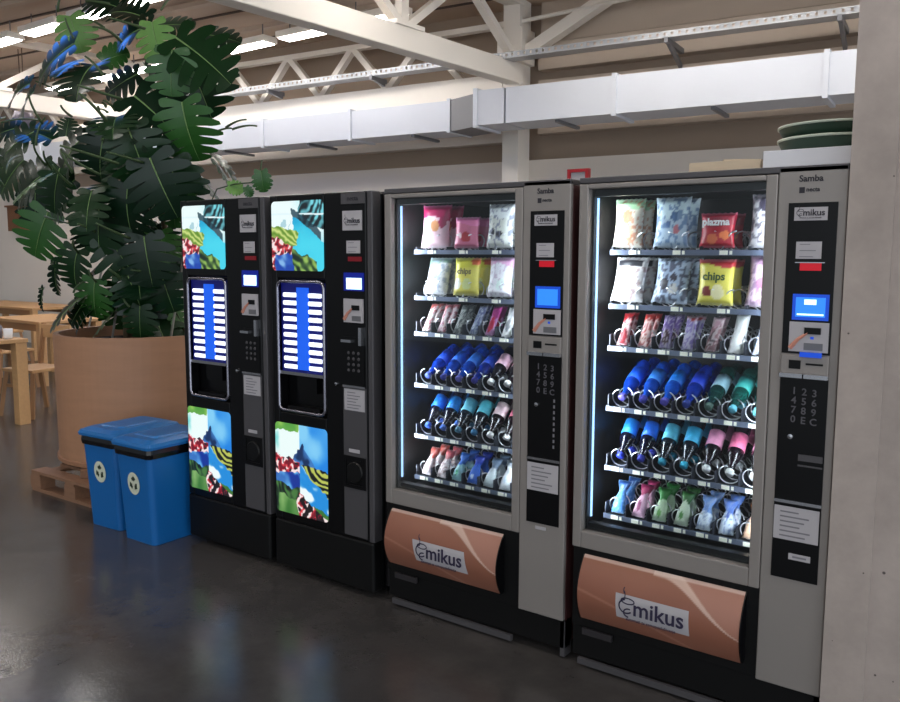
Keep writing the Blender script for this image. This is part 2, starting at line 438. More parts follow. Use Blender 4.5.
# pendant lamp with cables (left)
P = atY(24, 128, 3.2)
e = empty('pendant_lamp', P); tag(e, 'grey bell-shaped pendant lamp on two cables at the upper left', 'pendant lamp')
m = MB(); m.lathe([(.10, 0), (.16, .02), (.13, .16), (.075, .3), (.05, .34)], 20); m.build('shade', mat('pendant_grey', (118, 112, 124), .4, .3), e, smooth=True)
m = MB(); m.tube([(-.03, 0, .33), (-.05, 0, 4.28-P.z)], .006); m.tube([(.03, 0, .33), (.05, 0, 4.28-P.z)], .006); m.build('cable', M_ceild, e)
P = atY(14, 231, 4.4)
e = empty('wall_box', P); tag(e, 'small brown wooden box fixed high on the far wall beside the plant', 'wall box')
m = MB(); m.box(-.2, .2, -.0, .35, 0, .4); m.build('box_body', mat('brown_wood', (120, 78, 50), .6, noise=.2), e)
MB().box(-.23, .23, -.03, .35, .4, .43).build('lid', mat('brown_wood', (120, 78, 50)), e)

# ---------------------------------------------------------------- logo
def logo(parent, x, y, z, w, ink, sub=True, slant=0.):
    """cup sign and word, centred at x,z on a surface facing -Y"""
    k = w/.3
    r = MB()
    def arc(cx, cz, rx, rz, a0, a1, t, n=14):
        pts = [(cx+rx*math.cos(a0+(a1-a0)*i/n), 0, cz+rz*math.sin(a0+(a1-a0)*i/n)) for i in range(n+1)]
        r.tube(pts, t, 5)
    arc(-.105, .03, .030, .013, 0, 2*PI, .0028)
    arc(-.112, .005, .032, .030, .55*PI, 1.75*PI, .0032)
    arc(-.10, -.022, .022, .018, .4*PI, 1.5*PI, .0034)
    arc(-.125, .055, .008, .02, -.5*PI, .5*PI, .0022)
    arc(-.118, .075, .006, .014, .5*PI, 1.4*PI, .002)
    o = r.build('cup_emblem', ink, parent, (x, y, z)); o.scale = (k, k*.25, k); o.rotation_euler = (0, slant, 0)
    t = text('lettering', 'mikus', .098*k, ink, parent, (x+.032*k, y-.0008, z+.004*k), (PI/2, slant, 0), bold=.0012*k, sx=.98)
    if sub:
        text('lettering', 'automati za samoposluživanje', .0185*k, ink, parent, (x+.0*k, y-.0008, z-.048*k), (PI/2, slant, 0))

# ---------------------------------------------------------------- snacks
ITEMS = {}
def packet_mesh(w_, h_, d_, fn, waist=0., key=None, flat=.0, nx=10, ny=14):
    k = ('packet', key)
    if k in ITEMS: return ITEMS[k]
    b = MB(); b.col = []
    for side in (-1, 1):
        n0 = len(b.v)
        for j in range(ny+1):
            v = j/ny
            for i in range(nx+1):
                u = i/nx
                ed = min(v, 1-v)
                crimp = smoothstep(0, .13, ed)
                ww = w_*(1-.10*math.sin(PI*v)-waist*math.exp(-((v-.66)/.16)**2))
                x = (u-.5)*ww; z = v*h_
                puff = d_/2*crimp*(max(0, 1-(2*u-1)**2)**.55)*(1-.6*waist*math.exp(-((v-.66)/.16)**2))
                puff *= .85+.3*vn(u*4+side, v*5, 3)
                z += (.0015*math.sin(u*40) if v in (0, 1) else 0)
                b.v.append((x, side*(puff+.0006), z)); b.col.append(lin(fn(u if side < 0 else 1-u, v)))
        for j in range(ny):
            for i in range(nx):
                q = n0+j*(nx+1)+i; fa = (q, q+1, q+nx+2, q+nx+1)
                b.f.append(fa if side < 0 else fa[::-1]); b.m.append(0)
    n1 = (nx+1)*(ny+1)
    ring = list(range(0, nx+1))+[j*(nx+1)+nx for j in range(1, ny+1)]+[ny*(nx+1)+i for i in range(nx-1, -1, -1)]+[j*(nx+1) for j in range(ny-1, 0, -1)]
    for a_, c_ in zip(ring, ring[1:]+ring[:1]):
        b.f.append((c_, a_, a_+n1, c_+n1)); b.m.append(0)
    me = b.mesh('packet', M_foil, True); ITEMS[k] = me
    return me
def art(base, top=None, blobs=(), seed=0, split=.72, speck=None, sp_t=.62, band=None):
    def fn(u, v):
        c = list(base)
        if top and v > split+.05*math.sin(u*5+seed): c = list(top)
        for (bu, bv, br, bc) in blobs:
            d = math.hypot((u-bu), (v-bv)*1.2)+.06*(vn(u*9, v*9, seed)-.5)
            if d < br: c = list(bc)
        if speck and vn(u*15+seed, v*17, seed) > sp_t-.04: c = mixc(c, speck, .75)
        if band and abs(v-band[0]) < band[1] and .1 < u < .9: c = list(band[2])
        if v < .05 or v > .95: c = mixc(c, (225, 225, 230), .35)
        return c
    return fn
def bottle_meshes(kind, body, label, cap, L_=.2, R_=.0285):
    k = ('bottle', kind, tuple(body), tuple(label), tuple(cap), L_)
    if k in ITEMS: return ITEMS[k]
    mb_ = mat('bottle_%s_%d_%d_%d' % ((kind,)+tuple(body)), body, .1, trans=.3, coat=.6, noise=.6, nscale=45, bump=.5)  # uneven tone in the body colour imitates highlights
    ml = mat('label_%d_%d_%d' % tuple(label), label, .45, noise=.3, nscale=60)
    mc = mat('cap_%d_%d_%d' % tuple(cap), cap, .4)
    q = R_
    b = MB().lathe([(.011, .012), (.012, .03), (q*.55, .05), (q*.95, .078), (q, .09), (q*.93, L_*.5), (q*.98, L_*.62), (q*.9, L_*.78), (q, L_*.85), (q, L_-.008), (q*.85, L_)], 16, axis='y').mesh('bottle_body', mb_, True)
    l = MB().lathe([(q+.0006, L_*.47), (q-.0002, L_*.6), (q+.0006, L_*.76)], 16, axis='y').mesh('bottle_label', ml, True)
    cp = MB().lathe([(.012, 0), (.0148, .002), (.0148, .018), (.013, .02)], 12, axis='y').mesh('bottle_cap', mc, True)
    ITEMS[k] = (b, l, cp)
    return ITEMS[k]

RW, GW = (228, 222, 220), (190, 200, 215)
BLUE, CY, PK, NV = (25, 95, 215), (90, 190, 225), (225, 150, 180), (25, 45, 120)

def wide(name, desc, fn, h=.165, w_=.125, txt=None, lean=.12, dx=0.): return dict(k='bag', n=name, d=desc, fn=fn, h=h, w=w_, txt=txt, lean=lean, dx=dx)
def bar(desc, fn, h=.138): return dict(k='bar', n='snack_bar', d=desc, fn=fn, h=h)
def btl(desc, body, label, cap, tilt): return dict(k='bottle', n='bottle', d=desc, b=body, l=label, c=cap, t=tilt)
def pou(desc, fn, h=.13): return dict(k='pouch', n='sweet_packet', d=desc, fn=fn, h=h)

R_RIGHT = [
 [wide('snack_bag', 'cream snack bag with pale green top and brown snacks', art((226, 214, 196), (168, 205, 160), [(.5, .62, .17, (176, 130, 96)), (.55, .3, .2, (210, 180, 150))], 1, .82, (190, 120, 90), .7), .18, .12),
  wide('snack_bag', 'pale blue and white snack bag with dark blue print', art((188, 206, 224), (216, 234, 240), [(.6, .6, .12, (70, 100, 140)), (.7, .35, .1, (210, 120, 130)), (.45, .45, .09, (90, 110, 150))], 2, .6, (90, 120, 165), .66), .18, .13),
  wide('snack_bag', 'short red biscuit bag with white lettering', art((176, 24, 44), (150, 20, 46), [(.4, .25, .17, (214, 110, 70)), (.75, .35, .14, (232, 120, 60))], 3, .6), .12, .125, txt=('plazma', .034, (240, 235, 235), .085)),
  wide('snack_bag', 'white snack bag with dark stripes', art((226, 222, 224), (160, 150, 160), [(.4, .8, .14, (60, 54, 70))], 4, .88, (90, 84, 100), .66), .18, .12)],
 [wide('snack_bag', 'white snack bag with black-boxed name and reddish print', art((228, 222, 220), None, [(.3, .35, .14, (214, 150, 150)), (.6, .2, .1, (190, 160, 150))], 5, .9, (170, 140, 140), .7, band=(.84, .055, (40, 40, 46))), .172, .135, lean=.3),
  wide('snack_bag', 'grey-blue snack bag with dark snack pictures', art((168, 184, 206), (192, 206, 224), [(.35, .4, .13, (50, 44, 50)), (.62, .3, .12, (200, 196, 190)), (.6, .55, .1, (56, 50, 58))], 6, .8, (60, 60, 76), .62), .17, .14, lean=.3),
  wide('crisps_bag', 'yellow crisps bag with red top', art((218, 206, 84), (190, 44, 50), [(.3, .3, .14, (120, 40, 30)), (.62, .28, .19, (232, 222, 170))], 7, .86), .16, .13, txt=('chips', .038, (60, 84, 40), .098)),
  wide('snack_bag', 'pale pink snack bag with mauve print', art((228, 196, 214), (214, 170, 200), [(.4, .45, .13, (200, 130, 160)), (.6, .2, .14, (226, 214, 190))], 8, .8, (150, 110, 150), .68), .178, .13, lean=.25)],
 [bar('red and white wafer bar', art((214, 176, 176), (190, 44, 44), [(.5, .25, .3, (150, 30, 40))], 11, .75, (120, 30, 44))),
  bar('white wafer bar with a red top', art((228, 196, 190), (206, 60, 50), (), 12, .8, (170, 60, 60))),
  bar('mauve and brown chocolate bar', art((140, 120, 170), (110, 84, 150), [(.5, .3, .3, (80, 56, 60))], 13, .6, (214, 206, 220))),
  bar('purple and white chocolate bar with a red top', art((150, 130, 196), (190, 60, 60), (), 14, .86, (230, 226, 236), .5)),
  bar('brown and white chocolate bar', art((150, 110, 116), (190, 150, 160), [(.5, .35, .25, (70, 50, 56))], 15, .7, (226, 210, 210))),
  bar('plain white wafer bar', art((240, 240, 238), (244, 246, 244), (), 16, .8), .15),
  bar('slim white bar with a blue edge', art((216, 222, 238), (180, 190, 220), (), 17, .85, (120, 130, 170), .7)),
  bar('white bar with dark print', art((220, 220, 226), None, [(.5, .5, .25, (60, 60, 84))], 18))],
 [btl('blue-tinted water bottle with deep blue label', (20, 70, 190), (20, 90, 220), (96, 86, 170), .47),
  btl('blue-tinted water bottle with white speckled label', (24, 84, 200), (50, 130, 225), (80, 80, 180), .47),
  btl('blue-tinted water bottle with bright azure label', (20, 90, 205), (20, 120, 215), (100, 90, 190), .47),
  btl('dark blue water bottle with royal blue label', (20, 60, 185), (30, 70, 215), (50, 70, 160), .47),
  btl('green-tinted bottle with silver label', (14, 70, 66), (150, 190, 205), (90, 120, 110), .47),
  btl('dark green bottle with teal label', (16, 84, 76), (60, 170, 165), (110, 190, 210), .47),
  btl('green-tinted bottle with sea green label', (12, 80, 66), (40, 165, 130), (120, 200, 215), .47),
  btl('green-tinted bottle with leaf green label', (16, 96, 72), (70, 180, 120), (140, 200, 200), .47)],
 [btl('dark bottle with vivid blue label and blue cap', (14, 16, 40), (40, 140, 235), (44, 60, 190), .8),
  btl('dark bottle with royal blue label and indigo cap', (14, 16, 44), (36, 110, 235), (50, 60, 170), .8),
  btl('dark bottle with pale cyan label and turquoise cap', (12, 30, 44), (96, 196, 225), (40, 150, 180), .8),
  btl('dark bottle with sky blue label and cyan cap', (12, 30, 44), (60, 180, 230), (50, 180, 215), .8),
  btl('dark bottle with pink label and white cap', (20, 12, 22), (232, 150, 186), (240, 240, 240), .8),
  btl('dark bottle with crimson and pink label and white cap', (24, 10, 22), (226, 110, 150), (240, 240, 240), .8),
  btl('dark bottle with rose label and white cap', (24, 12, 22), (238, 160, 190), (244, 240, 240), .8),
  btl('dark bottle with lilac label and white cap', (18, 14, 30), (190, 160, 220), (240, 240, 240), .8)],
 [pou('blue sweet packet with pale blue foot', art((84, 144, 214), (44, 84, 150), (), 21, .7, (150, 190, 230))),
  pou('crimson and pale pink sweet packet', art((222, 176, 200), (150, 40, 84), [(.5, .3, .2, (150, 70, 110))], 22, .66)),
  pou('green sweet packet with white foot', art((190, 214, 180), (40, 120, 50), [(.5, .2, .14, (110, 170, 90))], 23, .6)),
  pou('dark green sweet packet with cream foot', art((200, 216, 190), (50, 104, 50), [(.5, .25, .14, (90, 150, 80))], 24, .66)),
  pou('pale blue sweet packet with white foot', art((216, 228, 240), (110, 150, 210), (), 25, .5, (150, 170, 210))),
  pou('blue striped sweet packet with white foot', art((210, 222, 236), (84, 120, 196), [(.5, .5, .13, (70, 90, 170))], 26, .6, (120, 140, 190))),
  pou('orange and cream sweet packet', art((232, 190, 160), (196, 112, 56), (), 27, .62)),
  pou('grey sweet packet with dark print', art((190, 190, 200), (90, 90, 110), (), 28, .7, (60, 60, 80)))],
]
R_LEFT = [
 [wide('snack_bag', 'large magenta snack bag with white and orange picture', art((226, 190, 200), (170, 30, 84), [(.55, .5, .17, (206, 140, 90)), (.3, .25, .2, (238, 210, 220)), (.8, .6, .15, (160, 30, 80))], 31, .68), .185, .15),
  wide('snack_bag', 'short pink snack bag with red picture', art((208, 110, 140), (226, 120, 168), [(.55, .35, .2, (190, 50, 60)), (.3, .4, .1, (236, 200, 210))], 32, .75), .13, .12),
  wide('snack_bag', 'white snack bag with black script and small round pictures', art((222, 222, 214), (236, 238, 236), [(.25, .35, .11, (50, 50, 60)), (.55, .3, .11, (64, 60, 66))], 33, .7, (120, 126, 150), .7), .18, .13),
  wide('snack_bag', 'navy blue snack bag', art((60, 76, 120), (90, 100, 140), (), 34, .7, (150, 160, 190), .66), .17, .13)],
 [wide('snack_bag', 'white and grey snack bag with green edge', art((222, 222, 222), (130, 160, 140), [(.5, .5, .14, (90, 96, 96))], 35, .8, (150, 160, 180)), .165, .13, lean=.3),
  wide('crisps_bag', 'yellow crisps bag with orange-red corner', art((222, 208, 90), (214, 204, 60), [(.85, .92, .15, (210, 90, 40)), (.2, .3, .16, (226, 222, 210)), (.6, .3, .17, (214, 220, 150))], 36, .7), .16, .13, txt=('chips', .034, (120, 110, 60), .1)),
  wide('snack_bag', 'white snack bag with pink top leaning to one side', art((230, 226, 232), (214, 160, 196), [(.6, .3, .17, (210, 226, 220))], 37, .78, (190, 170, 190), .72), .165, .115, lean=.2),
  wide('snack_bag', 'plain white snack bag', art((226, 226, 226), (206, 206, 212), (), 38, .8), .16, .12)],
 [bar('white wafer bar with thin red stripe', art((226, 214, 214), (180, 90, 80), (), 41, .85, (170, 60, 70), .66)),
  bar('white and rose wafer bar', art((222, 204, 206), (196, 120, 120), (), 42, .8, (160, 60, 80), .62)),
  bar('grey foil bar', art((176, 180, 176), (120, 126, 120), (), 43, .8, (60, 66, 70), .55)),
  bar('silver and blue foil bar', art((170, 180, 200), (200, 206, 220), (), 44, .8, (70, 80, 130), .55)),
  bar('magenta bar with a red round mark', art((190, 130, 180), (170, 60, 130), [(.5, .35, .32, (190, 40, 70))], 45, .6)),
  bar('white bar with grey round mark', art((232, 232, 232), None, [(.5, .35, .26, (150, 150, 156))], 46)),
  bar('white bar with pink top', art((230, 226, 228), (214, 110, 150), (), 47, .75, (160, 150, 160), .7)),
  bar('pale grey bar with dark stripe', art((206, 206, 212), None, (), 48, band=(.5, .08, (50, 50, 60))))],
 [btl('blue water bottle with navy label', (20, 64, 180), (24, 74, 200), (70, 90, 180), .47),
  btl('blue water bottle with cobalt label', (24, 78, 196), (36, 104, 220), (60, 70, 170), .47),
  btl('blue water bottle with azure label and lilac cap', (24, 84, 200), (44, 124, 226), (110, 110, 200), .47),
  btl('dark blue water bottle with ultramarine label', (18, 56, 170), (34, 84, 214), (60, 60, 150), .47),
  btl('dark bottle with blush pink label and white cap', (18, 14, 24), (240, 184, 204), (244, 240, 240), .6),
  btl('dark bottle with salmon pink label and white cap', (20, 12, 20), (238, 150, 170), (244, 240, 240), .6),
  btl('dark bottle with pink striped label and white cap', (20, 12, 20), (236, 170, 190), (244, 240, 240), .6),
  btl('dark bottle with pale rose label and white cap', (20, 14, 22), (240, 200, 210), (244, 240, 240), .6)],
 [btl('dark bottle with strong blue label and blue cap', (14, 16, 44), (30, 120, 230), (60, 100, 210), .8),
  btl('dark bottle with bright blue label and sky cap', (14, 18, 46), (36, 140, 235), (70, 110, 200), .8),
  btl('dark bottle with light turquoise label and grey cap', (12, 28, 44), (110, 200, 225), (80, 130, 160), .8),
  btl('dark bottle with turquoise label and steel blue cap', (12, 28, 44), (90, 200, 220), (60, 130, 180), .8),
  btl('dark bottle with white and pink label and white cap', (20, 12, 20), (240, 200, 206), (244, 240, 240), .8),
  btl('dark bottle with coral pink label and white cap', (24, 10, 20), (238, 110, 140), (244, 240, 240), .8),
  btl('dark bottle with hot pink label and white cap', (24, 10, 20), (236, 90, 140), (244, 240, 240), .8),
  btl('dark bottle with dusty pink label and white cap', (20, 12, 20), (220, 150, 170), (244, 240, 240), .8)],
 [pou('white sweet packet with red-brown top', art((226, 212, 214), (190, 80, 70), (), 51, .64, (190, 150, 150), .7)),
  pou('white sweet packet with rose red top', art((230, 216, 218), (206, 90, 100), (), 52, .66, (150, 120, 120), .7)),
  pou('blue sweet packet with green and white foot', art((150, 200, 206), (40, 100, 190), [(.5, .25, .13, (60, 150, 110))], 53, .55)),
  pou('royal blue sweet packet', art((60, 110, 210), (30, 60, 170), [(.5, .2, .12, (190, 210, 236))], 54, .62)),
  pou('white sweet packet with dark grey top', art((214, 226, 230), (96, 116, 140), (), 55, .6)),
  pou('white sweet packet with slate top', art((226, 230, 232), (170, 180, 190), [(.5, .3, .12, (190, 210, 226))], 56, .74)),
  pou('pale grey sweet packet', art((210, 214, 220), (130, 140, 150), (), 57, .7)),
  pou('white and black sweet packet', art((220, 220, 226), (50, 50, 60), (), 58, .7))],
]

# ---------------------------------------------------------------- snack machine
HZ = [1.568, 1.37, 1.214, .987, .76, .573]     # height of the six trays' front lips
rown = ['top', 'second', 'third', 'fourth', 'fifth', 'bottom']
def helix(R_=.034, n=7, L_=.42):
    pts = []; N = n*18
    for i in range(N+1):
        a = 2*PI*i/18 + PI*.5; pts.append((R_*math.cos(a), L_*i/N, R_*math.sin(a)))
    return MB().tube(pts, .0026, 5)
COIL = helix().mesh('coil', M_wire, True)
COIL2 = MB().tube([(-p[0], p[1], p[2]) for p in [(.034*math.cos(2*PI*i/16+PI*.5), .42*i/144, .034*math.sin(2*PI*i/16+PI*.5)) for i in range(145)]], .0026, 5).mesh('coil', M_wire, True)
TAGM = MB().box(-.014, .014, -.002, 0, -.008, .007).box(.020, .029, -.002, 0, -.007, .006).mesh('price_tag', M_tag)
T0 = .074; TP = .0825; TY = .12
def place(o, root, mw): o.matrix_world = mw

def put_item(it, root_loc, x, z, side, r_i, c_i, deep, nx):
    """one snack standing on its tray; x,z local to machine"""
    mach = 'right' if side == 'right' else 'left'
    if it['k'] == 'bag' and side == 'right': x -= .034
    pos = Vector((root_loc[0]+x, root_loc[1]+TY, z))
    dtext = 'at the front' if deep == 0 else 'just behind the front one'
    shelf = '%s shelf of the %s snack machine' % (rown[r_i], mach)
    lab = '%s %s, coil %s from left, %s' % (it['d'], dtext, ordn[c_i], shelf) if it['k'] not in ('bag',) else '%s %s, %s from left on the %s' % (it['d'], dtext, ordn[c_i], shelf)
    w_ = lab.split()
    if len(w_) > 16:
        short = 'front' if deep == 0 else 'behind it'
        lab = '%s, %s, %s place on %s shelf, %s snack machine' % (it['d'], 'front' if deep == 0 else 'rear', ordn[c_i], rown[r_i], mach)
    w_ = lab.split()
    if len(w_) > 16:
        lab = '%s %s, %s place, %s shelf, %s machine' % ('front' if deep == 0 else 'rear', it['d'], ordn[c_i], rown[r_i], mach)
    if len(lab.split()) > 16: lab = '%s %s, %s, %s shelf, %s machine' % ('front' if deep == 0 else 'rear', it['d'], ordn[c_i], rown[r_i], mach)
    group = {'bag': 'snack bags', 'bar': 'snack bars', 'bottle': 'drink bottles', 'pouch': 'sweet packets'}[it['k']] + ' on the %s' % shelf
    cat = {'bag': 'snack bag', 'bar': 'snack bar', 'bottle': 'bottle', 'pouch': 'sweet packet'}[it['k']]
    if it['n'] == 'crisps_bag': cat = 'crisps bag'
    if it['k'] == 'bottle':
        ms = bottle_meshes('v', it['b'], it['l'], it['c'], L_=.235 if it['t'] < .5 else .215)
        e = empty('bottle', pos+Vector((0, .03+deep*.105, .034))); e.rotation_euler = (it['t'], 0, 0)
        link('body', ms[0], e); link('label', ms[1], e); link('cap', ms[2], e)
    else:
        if it['k'] == 'bag':
            me = packet_mesh(it['w'], it['h'], .045, it['fn'], key=it['d'], nx=22, ny=28)
            y0, ln, zz, rz = .03+deep*.09, -it['lean'], .012, (rnd.random()-.5)*.16
        elif it['k'] == 'bar':
            me = packet_mesh(.042, it['h'], .018, it['fn'], key=it['d'], nx=8, ny=18)
            y0, ln, zz, rz = .02+deep*.05, -.58, .008, (rnd.random()-.5)*.25
        else:
            me = packet_mesh(.054, it['h'], .034, it['fn'], waist=.42, key=it['d'], nx=10, ny=20)
            y0, ln, zz, rz = .022+deep*.07, -.55, .008, (rnd.random()-.5)*.3
        if it.get('txt') and deep == 0:
            e = empty(it['n'], pos+Vector((it.get('dx', 0), y0, zz))); link('bag', me, e)
            tx = it['txt']; text('lettering', tx[0], tx[1], mat('ink_%d_%d_%d' % tx[2], tx[2], .5), e, (0, -.0285, tx[3]), bold=.0012)
        else:
            e = link(it['n'], me, None, pos+Vector((it.get('dx', 0) if it['k'] == 'bag' else 0, y0, zz)))
        e.rotation_euler = (ln, 0, rz)
    tag(e, lab, cat, group)

def lines_sticker(parent, x0, x1, z0, z1, y, n=5, name='notice', head=True):
    s = MB(); s.box(x0, x1, y-.0012, y, z0, z1); o = s.build(name, M_paper, parent)
    l = MB(); W_ = x1-x0; H_ = z1-z0
    for i in range(n):
        z = z1-H_*(.16+.72*i/max(1, n-1)); a = x0+W_*.14; b_ = x0+W_*(.55+.33*((i*37) % 10)/10)
        l.box(a, b_, y-.0019, y-.0012, z-H_*.022, z+H_*.022)
    q = l.build('printed_lines', M_ink2, o)
    return o

def snack_machine(X, side, rows):
    r = empty('snack_vending_machine', (X, 0, 0))
    tag(r, ('silver glass-front snack vending machine beside the concrete wall, nearest the viewer' if side == 'right'
            else 'silver glass-front snack vending machine between the black coffee machine and the nearest snack machine'), 'vending machine', 'snack vending machines')
    Wd, Dp = .89, .86
    c = MB()
    c.box(0, .02, .07, Dp, .06, 1.81, 0); c.box(.7, Wd, .021, Dp, .06, 1.81, 2); c.box(.02, .7, Dp-.04, Dp, .06, 1.81, 1)
    c.box(.02, .7, .07, Dp-.04, 1.79, 1.81, 1); c.box(.02, .7, .07, Dp-.04, .06, .52, 1)
    # dark linings
    c.box(.02, .026, .07, Dp-.04, .52, 1.79, 1); c.box(.694, .6995, .07, Dp-.04, .52, 1.79, 1)
    c.box(0, Wd, .0, Dp, 1.81, 1.83, 3)
    for fx in (.04, .8):
        for fy in (.1, .78): c.box(fx, fx+.05, fy, fy+.05, 0, .06, 1)
    c.build('cabinet', [M_dgry, M_int, M_dred, M_sil2], r, bevel=.003)
    # glazed door frame
    d = MB()
    d.box(.0, .036, 0, .068, .47, 1.808); d.box(.652, .688, 0, .068, .47, 1.808); d.box(.036, .652, 0, .068, 1.79, 1.808); d.box(.036, .652, 0, .068, .47, .535)
    d.build('door_frame', M_sil, r, bevel=.004)
    MB().box(.036, .652, .026, .032, .535, 1.79).build('glass_pane', M_glass, r)
    e = MB()
    e.box(.036, .044, .034, .068, .535, 1.79); e.box(.648, .652, .034, .068, .535, 1.79); e.box(.046, .642, .034, .068, 1.765, 1.79); e.box(.046, .642, .034, .068, .535, .56)
    e.build('door_gasket', M_int, r)
    # led tubes
    MB().box(.047, .052, .05, .058, .58, 1.76).build('led_tube', M_led, r)
    MB().box(.656, .664, .07, .08, .58, 1.76).build('led_tube', M_led, r)
    for x_, rz in ((.038, -.75), (.674, .75)):
        la = bpy.data.lights.new('led_lamp', 'AREA'); la.shape = 'RECTANGLE'; la.size = .03; la.size_y = 1.15; la.energy = LEDP; la.color = (.86, .93, 1.)
        o = bpy.data.objects.new('led_lamp', la); COL.objects.link(o); o.parent = r; o.location = (x_, .075, 1.17); o.rotation_euler = (PI/2, 0, rz)
    # column
    k = MB(); k.box(.69, Wd, .0, .02, .16, 1.828); k.build('control_column', M_sil, r, bevel=.004)
    xL, xR = .724, .866
    k = MB(); k.box(xL, xR, -.003, 0, 1.255, 1.718); k.build('upper_control_panel', M_blk, r)
    k = MB(); k.box(xL, xR, -.003, 0, .528, 1.19); k.build('keypad_panel', M_blk, r)
    k = MB(); k.box(xL, xR, -.012, 0, 1.192, 1.252); k.build('coin_tray', M_sil, r, bevel=.003)
    k = MB(); k.box(.75, .785, -.0135, -.012, 1.208, 1.235); k.box(.80, .85, -.0135, -.012, 1.222, 1.228); k.build('coin_slot', M_blk, r)
    k = MB(); k.box(xL, .792, -.018, 0, 1.18, 1.193); k.box(.796, xR, -.018, 0, 1.18, 1.193); k.build('chrome_rail', M_chrome, r)
    text('lettering', 'Samba', .027, M_ink, r, (.785, -.001, 1.79), bold=.0006)
    text('lettering', 'necta', .018, M_ink, r, (.792, -.001, 1.757), bold=.0004)
    k = MB(); k.box(.752, .768, -.001, 0, 1.747, 1.765); k.build('brand_square', M_ink, r)
    s = MB(); s.box(.742, .838, -.0045, -.003, 1.664, 1.704); s = s.build('logo_sticker', M_paper, r)
    logo(s, .790, -.005, 1.686, .085, M_ink, sub=True)
    o = lines_sticker(r, .752, .826, 1.548, 1.6, -.003, 3, 'price_sticker')
    k = MB(); k.box(.752, .838, -.008, -.003, 1.535, 1.538); k.build('note_slot_edge', M_chrome, r)
    MB().box(.766, .828, -.006, -.003, 1.512, 1.536).build('note_slot', M_red, r)
    MB().box(.750, .856, -.005, -.003, 1.36, 1.44).build('display_frame', M_scrd, r)
    dsp = MB().box(.76, .846, -.0065, -.005, 1.37, 1.43).build('display', M_scrb, r)
    if side == 'right': MB().box(.785, .82, -.0075, -.0065, 1.408, 1.424).box(.765, .842, -.0075, -.0065, 1.375, 1.38).build('lit_figures', M_scrw, dsp)
    s = MB(); s.box(.745, .86, -.0075, -.003, 1.262, 1.354); s = s.build('card_reader', M_paper, r)
    MB().box(.79, .838, -.012, -.0075, 1.318, 1.338).build('card_slot', M_blk, s)
    MB().box(.79, .845, -.009, -.0075, 1.268, 1.29).build('reader_screen', M_galvd, s)
    k = MB(); k.tube([(.75, -.0085, 1.272), (.772, -.0085, 1.3), (.8, -.0085, 1.322)], [.008, .006, .004], 6); k.build('pointing_hand_print', mat('skin_print', (196, 132, 112), .6), s)
    MB().box(.808, .818, -.0085, -.0075, 1.302, 1.31).build('indicator_lamp', M_scrd, s)
    if side == 'right': MB().box(.782, .845, -.02, -.012, 1.247, 1.262).build('lit_coin_return', M_scrd, r)
    for ci, chs in enumerate(('1470', '258E', '369C')):
        for ri, ch in enumerate(chs):
            text('keypad_character', ch, .031, mat('keypad_grey', (84, 82, 88), .6), r, (.768+ci*.030, -.0035, 1.137-ri*.03-ci*.002), bold=.0005)
    k = MB(); k.lathe([(.0, -.012), (.008, -.011), (.009, -.003)], 14, (.764, 0, .992), 'y'); k.build('key_lock', M_chrome, r)
    if side == 'right':
        MB().box(.79, .862, -.006, -.003, .918, .938).build('return_slot', M_sil2, r); MB().box(.79, .862, -.006, -.003, .900, .905).build('return_slot', M_sil2, r)
        o = MB().box(.776, .842, -.0045, -.003, .594, .614).build('small_sticker', M_paper, r); MB().box(.788, .83, -.0052, -.0045, .601, .607).build('printed_lines', M_ink2, o)
    else:
        k = MB()
        for i in range(9): k.box(.835, .842, -.004, -.003, .83+i*.022, .842+i*.022)
        k.build('indicator_marks', M_ink2, r)
        MB().box(.765, .81, -.0035, -.001, .504, .516).build('small_sticker', M_paper, r)
    MB().box(xL, xR, -.007, -.003, .776, .786).build('silver_strip', M_chrome, r)
    lines_sticker(r, .726, .862, .656, .765, -.0035, 6, 'notice')
    # lower front
    b = MB()
    b.box(0, .69, .012, .069, .16, .466, 0); b.box(0, Wd, .02, .069, .04, .16, 0); b.box(.0, .69, .03, .07, .16, .2, 0)
    b.build('lower_door', M_blk2, r, bevel=.003)
    MB().box(.03, .655, .004, .02, .012, .035).build('kick_strip', M_sil2, r)
    MB().box(.05, .17, .0, .012, .135, .16).build('vent_grille', M_dgry, r)
    MB().box(.87, Wd, .02, .075, .01, .15).build('corner_post', M_sil2, r)
    # bulging delivery flap
    fx0, fx1, fz0, fz1 = (.03, .612, .205, .446) if side == 'left' else (.05, .645, .205, .446)
    def flc(u, v):
        c = mixc((138, 88, 70), (150, 99, 80), vn(u*3, v*2, 5))
        m_ = 1.02-.62*smoothstep(.52, 1.05, u)-.10*(u-.52)          # centre of the pale ribbon
        wd_ = .085*(1-smoothstep(.5, 1.0, u))+.012
        dd = v-m_
        if u > .46: c = mixc(c, (190, 142, 126), .55*smoothstep(-.01, .03, dd))
        if u > .46: c = mixc(c, (212, 184, 170), .85*(1-smoothstep(wd_*.7, wd_, abs(dd))))
        d2 = v-(.52-.5*u-.3*u*u)
        if u < .75: c = mixc(c, (186, 136, 116), .45*(1-smoothstep(.01, .03, abs(d2))))
        if v > .965: c = mixc(c, (226, 206, 196), .6)
        return c
    bul = lambda u, v: -.058*math.sin(PI*min(1, max(0, v*.9+.1)))**.8
    fl_ = print_panel(fx1-fx0, fz1-fz0, 150, 60, flc, bul)
    fo = fl_.build('delivery_flap', M_flap, r, (fx0, .012, fz0), smooth=True)
